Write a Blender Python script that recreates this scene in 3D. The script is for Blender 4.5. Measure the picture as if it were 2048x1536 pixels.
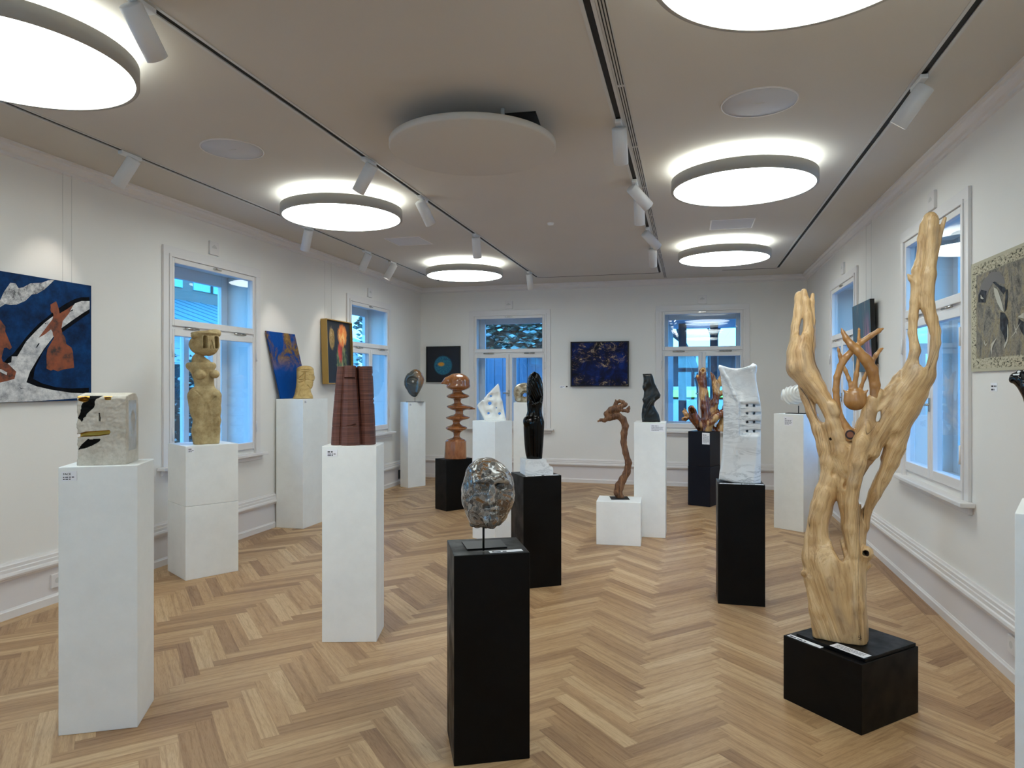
import bpy, bmesh, math, random
import numpy as np
from mathutils import Vector, Matrix, noise
PI = math.pi
sc = bpy.context.scene
col = sc.collection
for o in list(bpy.data.objects): bpy.data.objects.remove(o)
random.seed(5); rng = np.random.default_rng(5)

# ------------------------------------------------------------------ camera
F = 1365.0; YAW = math.atan(356 / F); EYE = 1.6
cam = bpy.data.cameras.new('camera'); cam.sensor_width = 36; cam.sensor_fit = 'HORIZONTAL'
cam.lens = 36 * F / 2048; cam.clip_start = .05; cam.clip_end = 300
co = bpy.data.objects.new('camera', cam); col.objects.link(co)
co.location = (0, 0, EYE); co.rotation_euler = (PI / 2, 0, YAW)
sc.camera = co
sc.view_settings.view_transform = 'Standard'; sc.view_settings.look = 'None'
sc.view_settings.gamma = 1; sc.view_settings.use_curve_mapping = False
sc.view_settings.exposure = EXPOSURE = 0.0
sc.cycles.use_denoising = True
sc.cycles.max_bounces = 8; sc.cycles.diffuse_bounces = 5; sc.cycles.glossy_bounces = 4
sc.cycles.transparent_max_bounces = 12; sc.cycles.sample_clamp_indirect = 6
sc.cycles.caustics_reflective = False; sc.cycles.caustics_refractive = False

# ------------------------------------------------------------------ sky (blue winter daylight outside)
w = bpy.data.worlds.new('sky'); sc.world = w; w.use_nodes = True
wn = w.node_tree.nodes; wl = w.node_tree.links
bg = wn['Background']
tc = wn.new('ShaderNodeTexCoord'); sx = wn.new('ShaderNodeSeparateXYZ'); wr = wn.new('ShaderNodeValToRGB')
wl.new(tc.outputs['Generated'], sx.inputs[0]); wl.new(sx.outputs['Z'], wr.inputs[0])
wr.color_ramp.elements[0].position = 0.0; wr.color_ramp.elements[0].color = (.17, .62, 1.0, 1)
wr.color_ramp.elements[1].position = .6; wr.color_ramp.elements[1].color = (.08, .38, 1.0, 1)
wl.new(wr.outputs[0], bg.inputs[0]); bg.inputs[1].default_value = SKY = 7.5

LAMP_E = 10.0      # ceiling disc lamps
HALO_E = 3.6
SPOT_W = 9.0

# ------------------------------------------------------------------ helpers
def ray(px, py):
    dx = (px - 1024) / F; c, s = math.cos(YAW), math.sin(YAW)
    return Vector((c * dx - s, s * dx + c, (768 - py) / F))
def on_x(px, py, X):
    r = ray(px, py); t = X / r.x; return Vector((X, r.y * t, EYE + r.z * t))
def on_y(px, py, Y):
    r = ray(px, py); t = Y / r.y; return Vector((r.x * t, Y, EYE + r.z * t))
def on_z(px, py, Z):
    r = ray(px, py); t = (Z - EYE) / r.z; return Vector((r.x * t, r.y * t, Z))
def at_depth(px, D, z):
    r = ray(px, 768); return Vector((r.x * D, r.y * D, z))

def mk(name, me, mat=None, parent=None, loc=None, rot=None):
    o = bpy.data.objects.new(name, me); col.objects.link(o)
    if mat is not None:
        for m in (mat if isinstance(mat, (list, tuple)) else [mat]): me.materials.append(m)
    if parent: o.parent = parent
    if loc is not None: o.location = loc
    if rot is not None: o.rotation_euler = rot if isinstance(rot, (tuple, list)) else (0, 0, rot)
    return o
def empty(name, loc=(0, 0, 0), rz=0, rot=None):
    o = bpy.data.objects.new(name, None); o.empty_display_size = .1; col.objects.link(o)
    o.location = loc; o.rotation_euler = rot or (0, 0, rz); return o
def tag(o, label=None, cat=None, group=None, kind=None):
    if label: o['label'] = label
    if cat: o['category'] = cat
    if group: o['group'] = group
    if kind: o['kind'] = kind
    return o
def struct(o): o['kind'] = 'structure'; return o
def copy_tree(o, parent=None):
    c = o.copy(); col.objects.link(c); c.parent = parent
    for ch in [k for k in bpy.data.objects if k.parent == o]: copy_tree(ch, c)
    return c

class MB:
    """collects simple shapes into one mesh"""
    def __init__(s): s.bm = bmesh.new()
    def box(s, a, b, mi=0, bev=0, M=None):
        x0, y0, z0 = a; x1, y1, z1 = b
        ge = bmesh.new() if bev else s.bm
        v = [ge.verts.new(p) for p in [(x0,y0,z0),(x1,y0,z0),(x1,y1,z0),(x0,y1,z0),(x0,y0,z1),(x1,y0,z1),(x1,y1,z1),(x0,y1,z1)]]
        fs = [ge.faces.new([v[i] for i in q]) for q in [(0,3,2,1),(4,5,6,7),(0,1,5,4),(1,2,6,5),(2,3,7,6),(3,0,4,7)]]
        for f in fs: f.material_index = mi
        if bev:
            bmesh.ops.bevel(ge, geom=ge.edges[:], offset=bev, segments=2, affect='EDGES', profile=.5)
            s.merge(ge, M)
        elif M is not None: bmesh.ops.transform(s.bm, matrix=M, verts=v)
        return s
    def merge(s, other, M=None):
        me = bpy.data.meshes.new('t'); other.to_mesh(me); other.free()
        if M is not None: me.transform(M)
        s.bm.from_mesh(me); bpy.data.meshes.remove(me); return s
    def cyl(s, p, q, r, r2=None, n=24, mi=0, cap=True):
        p = Vector(p); q = Vector(q); r2 = r if r2 is None else r2
        d = (q - p); L = d.length; R = d.to_track_quat('Z', 'Y').to_matrix().to_4x4()
        T = Matrix.Translation((p + q) / 2) @ R
        g = bmesh.ops.create_cone(s.bm, cap_ends=cap, cap_tris=False, segments=n, radius1=r, radius2=r2, depth=L, matrix=T)
        for f in set(f for v in g['verts'] for f in v.link_faces): f.material_index = mi; f.smooth = len(f.verts) == 4
        return s
    def lathe(s, prof, n=48, mi=0, c=(0, 0, 0)):
        rings = []
        for r, z in prof:
            rings.append([s.bm.verts.new((c[0] + r * math.cos(2*PI*k/n), c[1] + r * math.sin(2*PI*k/n), c[2] + z)) for k in range(n)] if r > 1e-6 else [s.bm.verts.new((c[0], c[1], c[2] + z))])
        for a, b in zip(rings, rings[1:]):
            for k in range(n):
                k2 = (k + 1) % n
                if len(a) == 1 and len(b) == 1: continue
                if len(a) == 1: f = s.bm.faces.new((a[0], b[k2], b[k]))
                elif len(b) == 1: f = s.bm.faces.new((a[k], a[k2], b[0]))
                else: f = s.bm.faces.new((a[k], a[k2], b[k2], b[k]))
                f.material_index = mi; f.smooth = True
        return s
    def poly(s, pts, mi=0):
        f = s.bm.faces.new([s.bm.verts.new(p) for p in pts]); f.material_index = mi; return s
    def prism(s, pts, dvec, mi=0):
        d = Vector(dvec); a = [s.bm.verts.new(p) for p in pts]; b = [s.bm.verts.new(Vector(p) + d) for p in pts]; n = len(a)
        fs = [s.bm.faces.new(a[::-1]), s.bm.faces.new(b)] + [s.bm.faces.new((a[i], a[(i+1) % n], b[(i+1) % n], b[i])) for i in range(n)]
        for f in fs: f.material_index = mi
        return s
    def sweep(s, prof, a, b, mi=0):
        """profile points given as Vectors offset, swept a -> b"""
        a = Vector(a); b = Vector(b)
        A = [s.bm.verts.new(a + Vector(p)) for p in prof]; B = [s.bm.verts.new(b + Vector(p)) for p in prof]; n = len(A)
        for i in range(n): s.bm.faces.new((A[i], A[(i+1) % n], B[(i+1) % n], B[i])).material_index = mi
        s.bm.faces.new(A[::-1]); s.bm.faces.new(B); return s
    def tube(s, pts, r, n=8, mi=0):
        pts = [Vector(p) for p in pts]; rings = []
        for i, p in enumerate(pts):
            d = (pts[min(i+1, len(pts)-1)] - pts[max(i-1, 0)]).normalized()
            q = d.to_track_quat('Z', 'Y'); rr = r[i] if isinstance(r, (list, tuple)) else r
            rings.append([s.bm.verts.new(p + q @ Vector((rr*math.cos(2*PI*k/n), rr*math.sin(2*PI*k/n), 0))) for k in range(n)])
        for A, B in zip(rings, rings[1:]):
            for k in range(n):
                f = s.bm.faces.new((A[k], A[(k+1) % n], B[(k+1) % n], B[k])); f.smooth = True; f.material_index = mi
        s.bm.faces.new(rings[0][::-1]).material_index = mi; s.bm.faces.new(rings[-1]).material_index = mi
        return s
    def mesh(s, name):
        bmesh.ops.recalc_face_normals(s.bm, faces=s.bm.faces[:])
        me = bpy.data.meshes.new(name); s.bm.to_mesh(me); s.bm.free(); return me
    def build(s, name, mat, parent=None, loc=None, rot=None):
        return mk(name, s.mesh(name), mat, parent, loc, rot)

# ------------------------------------------------------------------ materials
def lin(r, g, b): return tuple(((c/255)/12.92 if c/255 <= .04045 else ((c/255+.055)/1.055)**2.4) for c in (r, g, b)) + (1,)
class Mat:
    def __init__(s, name, base=(.8,.8,.8,1), rough=.5, metal=0, spec=.5, coat=0, emis=None, es=0):
        s.m = bpy.data.materials.new(name); s.m.use_nodes = True; s.t = s.m.node_tree; s.n = s.t.nodes; s.l = s.t.links
        s.p = s.n['Principled BSDF']; p = s.p.inputs
        p['Base Color'].default_value = base; p['Roughness'].default_value = rough; p['Metallic'].default_value = metal
        p['Specular IOR Level'].default_value = spec; p['Coat Weight'].default_value = coat; p['Coat Roughness'].default_value = .08
        if emis: p['Emission Color'].default_value = emis; p['Emission Strength'].default_value = es
        s.coord = None
    def co(s, scale=(1,1,1), rot=(0,0,0), loc=(0,0,0), src='Object'):
        if not s.coord: s.coord = s.n.new('ShaderNodeTexCoord')
        mp = s.n.new('ShaderNodeMapping'); s.l.new(s.coord.outputs[src], mp.inputs[0])
        mp.inputs['Scale'].default_value = scale; mp.inputs['Rotation'].default_value = rot; mp.inputs['Location'].default_value = loc
        return mp.outputs[0]
    def noise(s, vec, scale=5, detail=4, rough=.5, dist=0, out=0):
        n = s.n.new('ShaderNodeTexNoise'); s.l.new(vec, n.inputs['Vector'])
        n.inputs['Scale'].default_value = scale; n.inputs['Detail'].default_value = detail
        n.inputs['Roughness'].default_value = rough; n.inputs['Distortion'].default_value = dist
        return n.outputs[out]
    def vor(s, vec, scale=5, feature='F1', out='Distance', rnd=1):
        n = s.n.new('ShaderNodeTexVoronoi'); n.feature = feature; s.l.new(vec, n.inputs['Vector'])
        n.inputs['Scale'].default_value = scale; n.inputs['Randomness'].default_value = rnd
        return n.outputs[out]
    def ramp(s, fac, stops, interp='LINEAR'):
        r = s.n.new('ShaderNodeValToRGB'); s.l.new(fac, r.inputs[0]); e = r.color_ramp.elements; r.color_ramp.interpolation = interp
        while len(e) < len(stops): e.new(.5)
        for el, (p, c) in zip(e, stops): el.position = p; el.color = c if len(c) == 4 else tuple(c) + (1,)
        return r.outputs[0]
    def mix(s, fac, a, b, mode='MIX'):
        m = s.n.new('ShaderNodeMix'); m.data_type = 'RGBA'; m.blend_type = mode
        for inp, v in ((m.inputs[0], fac), (m.inputs[6], a), (m.inputs[7], b)):
            if hasattr(v, 'is_linked') or isinstance(v, bpy.types.NodeSocket): s.l.new(v, inp)
            else: inp.default_value = v
        return m.outputs[2]
    def math(s, op, a, b=0, c=None, clamp=False):
        m = s.n.new('ShaderNodeMath'); m.operation = op; m.use_clamp = clamp
        for i, v in enumerate((a, b) if c is None else (a, b, c)):
            if isinstance(v, bpy.types.NodeSocket): s.l.new(v, m.inputs[i])
            else: m.inputs[i].default_value = v
        return m.outputs[0]
    def sep(s, vec):
        n = s.n.new('ShaderNodeSeparateXYZ'); s.l.new(vec, n.inputs[0]); return n.outputs
    def col(s, sock): s.l.new(sock, s.p.inputs['Base Color']); return s
    def set(s, name, sock): s.l.new(sock, s.p.inputs[name]); return s
    def bump(s, h, strength=.3, dist=.01):
        b = s.n.new('ShaderNodeBump'); s.l.new(h, b.inputs['Height']); b.inputs['Strength'].default_value = strength
        b.inputs['Distance'].default_value = dist; s.l.new(b.outputs[0], s.p.inputs['Normal']); return s
    def attr(s, name, out='Fac'):
        a = s.n.new('ShaderNodeAttribute'); a.attribute_name = name; return a.outputs[out]

def flat(name, rgb, rough=.5, **k): return Mat(name, lin(*rgb), rough, **k).m
M = {}
def plaster(name, rgb, sc_=60, st=.12):
    m = Mat(name, lin(*rgb), .85, spec=.25); v = m.co(); n = m.noise(v, sc_, 3, .6)
    c = m.noise(v, 1.3, 2); base = lin(*rgb)
    m.col(m.ramp(c, [(.3, tuple(x*.97 for x in base[:3])), (.7, base)])); m.bump(n, st, .003); return m.m
M['wall'] = plaster('wall_paint', (232, 228, 222))
M['ceiling'] = plaster('ceiling_paint', (206, 200, 191), 90, .06)
M['lacquer'] = flat('white_lacquer', (232, 231, 228), .35)
M['trim'] = flat('trim_paint', (224, 219, 216), .4)
M['ring'] = flat('lamp_ring', (178, 174, 166), .6, spec=.2)
M['panelgrey'] = flat('dado_paint', (222, 216, 214), .6)
def pedestal_white():
    m = Mat('plinth_white', lin(238, 239, 236), .42); v = m.co()
    m.col(m.ramp(m.noise(v, 4, 5, .7), [(.3, lin(233, 234, 231)), (.6, lin(240, 241, 238))])); m.bump(m.noise(v, 120, 2), .05, .001); return m.m
M['pw'] = pedestal_white()
def pedestal_black():
    m = Mat('plinth_black', lin(12, 13, 14), .42, spec=.18); v = m.co()
    m.col(m.ramp(m.noise(v, 6, 6, .7, 1.5), [(.35, lin(4, 4, 5)), (.66, lin(7, 7, 8)), (.84, lin(30, 33, 36))]))
    m.set('Roughness', m.ramp(m.noise(v, 9, 4), [(.3, (.3,)*3), (.7, (.6,)*3)])); return m.m
M['pb'] = pedestal_black()
M['navy'] = flat('plinth_navy', (6, 10, 24), .5, spec=.25)
M['rod'] = flat('black_rod', (14, 14, 15), .4, metal=.6)
M['plate'] = flat('dark_steel', (34, 35, 36), .5, metal=.5)
M['chrome'] = flat('chrome', (190, 188, 182), .2, metal=1)
M['black'] = flat('black', (8, 8, 9), .6)
M['rail_white'] = flat('rail_white', (200, 198, 194), .4)
M['spot'] = flat('spotlight_white', (226, 226, 226), .4)
M['dark_metal'] = flat('slot_dark', (14, 14, 14), .7)
M['grille'] = flat('speaker_grille', (205, 205, 209), .8)
M['paper'] = flat('paper', (240, 240, 244), .6)
M['ink'] = flat('ink', (30, 30, 38), .7)
M['inkgrey'] = flat('ink_grey', (120, 120, 132), .7)

def glass():
    m = bpy.data.materials.new('window_glass'); m.use_nodes = True; n = m.node_tree.nodes; l = m.node_tree.links
    for x in list(n): n.remove(x)
    o = n.new('ShaderNodeOutputMaterial'); t = n.new('ShaderNodeBsdfTransparent'); t.inputs[0].default_value = (.93, .96, .98, 1)
    g = n.new('ShaderNodeBsdfGlossy'); g.inputs['Roughness'].default_value = .0
    fr = n.new('ShaderNodeLayerWeight'); fr.inputs[0].default_value = .5; mx = n.new('ShaderNodeMixShader')
    pw = n.new('ShaderNodeMath'); pw.operation = 'POWER'; pw.inputs[1].default_value = 5
    mu = n.new('ShaderNodeMath'); mu.operation = 'MULTIPLY_ADD'; mu.inputs[1].default_value = .94; mu.inputs[2].default_value = .045; mu.use_clamp = True
    l.new(fr.outputs['Facing'], pw.inputs[0]); l.new(pw.outputs[0], mu.inputs[0]); l.new(mu.outputs[0], mx.inputs[0]); l.new(t.outputs[0], mx.inputs[1]); l.new(g.outputs[0], mx.inputs[2]); l.new(mx.outputs[0], o.inputs[0]); return m
M['glass'] = glass()
def emitter(name, c, e):
    m = bpy.data.materials.new(name); m.use_nodes = True; n = m.node_tree.nodes; l = m.node_tree.links
    for x in list(n): n.remove(x)
    o = n.new('ShaderNodeOutputMaterial'); em = n.new('ShaderNodeEmission'); em.inputs[0].default_value = c; em.inputs[1].default_value = e
    l.new(em.outputs[0], o.inputs[0]); return m
M['diffuser'] = emitter('lamp_diffuser', (.90, 1.0, .99, 1), LAMP_E)
M['halo'] = emitter('lamp_uplight', (1, .98, .82, 1), HALO_E)
M['spot_led'] = emitter('spot_led', (1, .95, .86, 1), 12)

# ------------------------------------------------------------------ voxel sculpting (signed distance fields + surface nets)
class Vox:
    def __init__(s, lo, hi, h):
        s.h = h; s.lo = np.array(lo, float); n = np.ceil((np.array(hi) - s.lo) / h).astype(int) + 1; s.n = n
        s.ax = [(s.lo[i] + h * np.arange(n[i])).astype(np.float32) for i in range(3)]
        s.d = np.full(n, 50. * h, np.float32)
    def sub(s, lo, hi, m):
        sl = []
        for i in range(3):
            a = int(np.clip(math.floor((lo[i] - m - s.lo[i]) / s.h), 0, s.n[i])); b = int(np.clip(math.ceil((hi[i] + m - s.lo[i]) / s.h) + 1, 0, s.n[i]))
            sl.append(slice(a, b))
        sl = tuple(sl)
        return sl, s.ax[0][sl[0]][:, None, None], s.ax[1][sl[1]][None, :, None], s.ax[2][sl[2]][None, None, :]
    def comb(s, sl, p, k, op):
        if p.size == 0: return
        a = s.d[sl]; p = np.broadcast_to(p, a.shape)
        if op == 'u':
            r = np.minimum(a, p)
            if k > 0: hh = np.maximum(k - np.abs(a - p), 0) / k; r = r - hh * hh * k * .25
        elif op == 's':
            q = -p; r = np.maximum(a, q)
            if k > 0: hh = np.maximum(k - np.abs(a - q), 0) / k; r = r + hh * hh * k * .25
        else:
            r = np.maximum(a, p)
            if k > 0: hh = np.maximum(k - np.abs(a - p), 0) / k; r = r + hh * hh * k * .25
        s.d[sl] = r
    def tube(s, pts, k=0, op='u', sy=1.0, kin=None):
        """pts: (x, y, z, r) round-cone chain; sy < 1 flattens in depth"""
        for a, b in zip(pts, pts[1:]):
            r = max(a[3], b[3]); m = r + k + 3 * s.h
            lo = [min(a[i], b[i]) for i in range(3)]; hi = [max(a[i], b[i]) for i in range(3)]
            sl, X, Y, Z = s.sub(lo, hi, m)
            bx, by, bz = b[0]-a[0], (b[1]-a[1])/sy, b[2]-a[2]; L = bx*bx + by*by + bz*bz + 1e-9
            px, py, pz = X - a[0], (Y - a[1]) / sy, Z - a[2]
            t = np.clip((px*bx + py*by + pz*bz) / L, 0, 1)
            p = np.sqrt((px - t*bx)**2 + (py - t*by)**2 + (pz - t*bz)**2) - (a[3] + (b[3]-a[3]) * t)
            s.comb(sl, p * min(1, sy + .2), k if kin is None else kin, op)
        return s
    def ell(s, c, r, k=0, op='u', rot=None):
        R = max(r); sl, X, Y, Z = s.sub(c, c, R + k + 3 * s.h); x, y, z = X - c[0], Y - c[1], Z - c[2]
        if rot:
            Mt = Matrix.Rotation(rot[2], 3, 'Z') @ Matrix.Rotation(rot[1], 3, 'Y') @ Matrix.Rotation(rot[0], 3, 'X'); Mt = Mt.transposed()
            x, y, z = (Mt[0][0]*x + Mt[0][1]*y + Mt[0][2]*z, Mt[1][0]*x + Mt[1][1]*y + Mt[1][2]*z, Mt[2][0]*x + Mt[2][1]*y + Mt[2][2]*z)
        q = np.sqrt((x/r[0])**2 + (y/r[1])**2 + (z/r[2])**2)
        q2 = np.sqrt((x/r[0]**2)**2 + (y/r[1]**2)**2 + (z/r[2]**2)**2) + 1e-6
        s.comb(sl, q * (q - 1) / q2, k, op); return s
    def box(s, c, hf, rd=0, k=0, op='u', rot=None):
        R = math.sqrt(sum(v*v for v in hf)) if rot else max(hf)
        sl, X, Y, Z = s.sub(c, c, R + k + 3 * s.h); x, y, z = X - c[0], Y - c[1], Z - c[2]
        if rot:
            Mt = Matrix.Rotation(rot[2], 3, 'Z') @ Matrix.Rotation(rot[1], 3, 'Y') @ Matrix.Rotation(rot[0], 3, 'X'); Mt = Mt.transposed()
            x, y, z = (Mt[0][0]*x + Mt[0][1]*y + Mt[0][2]*z, Mt[1][0]*x + Mt[1][1]*y + Mt[1][2]*z, Mt[2][0]*x + Mt[2][1]*y + Mt[2][2]*z)
        a, b, c_ = np.abs(x) - (hf[0]-rd), np.abs(y) - (hf[1]-rd), np.abs(z) - (hf[2]-rd)
        p = np.sqrt(np.maximum(a, 0)**2 + np.maximum(b, 0)**2 + np.maximum(c_, 0)**2) + np.minimum(np.maximum(a, np.maximum(b, c_)), 0) - rd
        s.comb(sl, p, k, op); return s
    def poly(s, pts, y0, y1, rd=0, k=0, op='u', sh=0):
        """polygon in the x-z plane extruded through y0..y1, edge rounded by rd"""
        xs = [p[0] for p in pts]; zs = [p[1] for p in pts]
        sl, X, Y, Z = s.sub((min(xs), y0, min(zs) - abs(sh * y0)), (max(xs), y1, max(zs) + abs(sh * y1)), k + 3 * s.h)
        if sh: x, z = np.broadcast_arrays(X + 0 * Y, Z + sh * Y)
        else: x = X[:, 0, :]; z = Z[:, 0, :]
        x, z = np.broadcast_arrays(x, z)
        d2 = np.full(x.shape, 1e9); ins = np.zeros(x.shape, bool); n = len(pts)
        for i in range(n):
            ax, az = pts[i]; bx, bz = pts[(i+1) % n]; ex, ez = bx-ax, bz-az
            t = np.clip(((x-ax)*ex + (z-az)*ez) / (ex*ex + ez*ez + 1e-9), 0, 1)
            d2 = np.minimum(d2, (x-ax-t*ex)**2 + (z-az-t*ez)**2)
            cnd = ((az > z) != (bz > z)) & (x < (bx-ax) * (z-az) / (bz-az + 1e-12) + ax); ins ^= cnd
        p2 = (np.sqrt(d2) * np.where(ins, -1, 1)).astype(np.float32); p2 = p2 if sh else p2[:, None, :]
        a = p2 + rd; b = np.abs(Y - (y0+y1)/2) - ((y1-y0)/2 - rd)
        p = np.sqrt(np.maximum(a, 0)**2 + np.maximum(b, 0)**2) + np.minimum(np.maximum(a, b), 0) - rd
        s.comb(sl, p, k, op); return s
    def loft(s, rows, k=0, op='u', e=2.0, N=None):
        """rows (z, cx, rx, cy, ry) bottom to top, superellipse sections"""
        rows = sorted(rows); z = np.array([r[0] for r in rows])
        cxm = max(abs(r[1]) + r[2] for r in rows); cym = max(abs(r[3]) + r[4] for r in rows)
        sl, X, Y, Z = s.sub((-cxm, -cym, z[0]), (cxm, cym, z[-1]), k + 3 * s.h)
        g = lambda i: smooth_interp(Z.ravel(), z, np.array([r[i] for r in rows]))[None, None, :].astype(np.float32)
        cx, rx, cy, ry = g(1), g(2), g(3), g(4)
        q = (np.abs((X - cx) / rx)**e + np.abs((Y - cy) / ry)**e)**(1/e)
        p = (q - 1) * np.minimum(rx, ry)
        p = np.maximum(p, np.maximum(z[0] - Z, Z - z[-1])); s.comb(sl, p, k, op); return s
    def fn(s, f, lo=None, hi=None):
        sl, X, Y, Z = s.sub(lo if lo is not None else s.lo, hi if hi is not None else s.lo + s.h * s.n, 0)
        s.d[sl] = f(s.d[sl], X, Y, Z).astype(np.float32); return s
    def cutz(s, z0): return s.fn(lambda d, X, Y, Z: np.maximum(d, z0 - Z))
    def mesh(s, name, scale=1.0, off=(0, 0, 0)):
        d = s.d; n = s.n; ins = d < 0
        # pad borders as outside
        ins = ins.copy(); ins[0] = ins[-1] = False; ins[:, 0] = ins[:, -1] = False; ins[:, :, 0] = ins[:, :, -1] = False
        d = np.where(ins, d, np.maximum(d, s.h * .02))
        cnt = np.zeros(tuple(n - 1), np.int8)
        for i in (0, 1):
            for j in (0, 1):
                for k in (0, 1): cnt += ins[i:n[0]-1+i, j:n[1]-1+j, k:n[2]-1+k]
        act = (cnt > 0) & (cnt < 8); idx = np.argwhere(act); vid = np.full(tuple(n - 1), -1, np.int64); vid[act] = np.arange(len(idx))
        acc = np.zeros((len(idx), 3)); c = np.zeros(len(idx)); I, J, K = idx.T
        cor = [(a, b, g) for a in (0, 1) for b in (0, 1) for g in (0, 1)]
        for a in cor:
            for ax in range(3):
                if a[ax]: continue
                b = list(a); b[ax] = 1
                da = d[I+a[0], J+a[1], K+a[2]]; db = d[I+b[0], J+b[1], K+b[2]]; x = (da < 0) != (db < 0)
                t = np.where(x, da / np.where(x, da - db, 1), 0); p = np.array(a, float)[None] + np.zeros((len(idx), 3)); p[:, ax] += t
                acc += p * x[:, None]; c += x
        V = (idx + acc / np.maximum(c, 1)[:, None]) * s.h + s.lo
        V = V * scale + np.array(off)
        Fs = []
        for ax in range(3):
            u, v = (ax+1) % 3, (ax+2) % 3
            sa = [slice(None)]*3; sb = [slice(None)]*3; sa[ax] = slice(0, -1); sb[ax] = slice(1, None)
            A = ins[tuple(sa)]; B = ins[tuple(sb)]
            for flip in (False, True):
                e = np.argwhere((A & ~B) if not flip else (~A & B)); e = e[(e[:, u] > 0) & (e[:, v] > 0) & (e[:, u] < n[u]-1) & (e[:, v] < n[v]-1)]
                q = []
                for du, dv in ((1, 1), (0, 1), (0, 0), (1, 0)):
                    w_ = e.copy(); w_[:, u] -= du; w_[:, v] -= dv; q.append(vid[w_[:, 0], w_[:, 1], w_[:, 2]])
                q = np.stack(q if not flip else q[::-1], 1); Fs.append(q)
        Fq = np.concatenate(Fs)
        me = bpy.data.meshes.new(name)
        me.vertices.add(len(V)); me.vertices.foreach_set('co', V.astype(np.float32).ravel())
        me.loops.add(Fq.size); me.loops.foreach_set('vertex_index', Fq.astype(np.int32).ravel())
        me.polygons.add(len(Fq)); me.polygons.foreach_set('loop_start', (np.arange(len(Fq)) * 4).astype(np.int32))
        me.polygons.foreach_set('use_smooth', np.ones(len(Fq), bool))
        me.update(calc_edges=True); me.validate(); return me
def smooth_interp(x, xs, ys):
    """monotone-ish cubic through the rows"""
    m = np.gradient(ys, xs) if len(xs) > 2 else np.zeros(len(xs))
    i = np.clip(np.searchsorted(xs, x) - 1, 0, len(xs)-2); h = xs[i+1]-xs[i]; t = np.clip((x-xs[i]) / h, 0, 1)
    return ((2*t**3-3*t**2+1)*ys[i] + (t**3-2*t**2+t)*h*m[i]*.7 + (-2*t**3+3*t**2)*ys[i+1] + (t**3-t**2)*h*m[i+1]*.7)
def vnoise(X, Y, Z, f, seed=0):
    """cheap smooth 3-D noise on broadcast grids"""
    r = np.random.default_rng(seed); out = 0
    for i in range(5):
        d = r.normal(size=3); d /= np.linalg.norm(d); ph = r.uniform(0, 6.28, 3); g = f * (0.7 + .25 * i)
        out = out + np.sin(g*(d[0]*X + d[1]*Y + d[2]*Z) + ph[0] + 1.7*np.sin(g*.6*(d[1]*X + d[2]*Y - d[0]*Z) + ph[1]))
    return out / 5
# ------------------------------------------------------------------ room
XL, XR, YB, YF, ZC = -4.5, 1.69, 11.0, -3.2, 3.245
WT = .42   # wall thickness
WIN = dict(w=1.40, z0=.87, z1=2.83)
# windows: (wall, centre along the wall)
WL = [5.735, 9.06, 2.05, -1.3]; WBk = [-2.915, .18]; WR = [8.45, 5.51]; WF = [-2.9, .1]  # last WL and both WF windows are unseen, added to let in daylight
HOLE_W, HZ0, HZ1 = .62, .90, 2.745   # half width, bottom and top of the opening
def wall_mesh(name, a0, a1, holes, place):
    """wall slab a0..a1 along, 0..ZC high, with openings; place(a, out, z) -> point"""
    mb = MB(); hs = sorted(holes); cuts = [a0] + [v for h in hs for v in (h - HOLE_W, h + HOLE_W)] + [a1]
    def bx(u0, u1, z0, z1):
        p = [place(u, o, z) for z in (z0, z1) for u, o in ((u0, 0), (u1, 0), (u1, WT), (u0, WT))]
        v = [mb.bm.verts.new(q) for q in p]
        for q in [(0,1,2,3),(4,5,6,7),(0,1,5,4),(1,2,6,5),(2,3,7,6),(3,0,4,7)]: mb.bm.faces.new([v[i] for i in q])
    for i in range(0, len(cuts), 2): bx(cuts[i], cuts[i+1], 0, ZC)
    for h in hs: bx(h - HOLE_W, h + HOLE_W, 0, HZ0); bx(h - HOLE_W, h + HOLE_W, HZ1, ZC)
    return struct(mb.build(name, M['wall']))
wall_mesh('wall_left', YF, YB, WL, lambda a, o, z: (XL - o, a, z))
wall_mesh('wall_back', XL - WT, XR + WT, WBk, lambda a, o, z: (a, YB + o, z))
wall_mesh('wall_right', YF, YB, WR, lambda a, o, z: (XR + o, a, z))
wall_mesh('wall_front', XL - WT, XR + WT, WF, lambda a, o, z: (a, YF - o, z))

# ceiling with recessed track slots
TRK = {'A': -.43, 'B': 1.20, 'C': -2.28, 'D': -3.87}
YT = 10.28
mb = MB(); xs = [XL - WT]
slot = .034
for k in ('D', 'C', 'A', 'B'): xs += [TRK[k] - slot, TRK[k] + slot]
xs.append(XR + WT)
for i in range(0, len(xs), 2): mb.box((xs[i], YF - WT, ZC), (xs[i+1], YT, ZC + .06))
mb.box((XL - WT, YT, ZC), (XR + WT, YB + WT, ZC + .06)); mb.box((XL - WT, YF - WT, ZC + .06), (XR + WT, YB + WT, ZC + .12))
struct(mb.build('ceiling', M['ceiling']))

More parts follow.
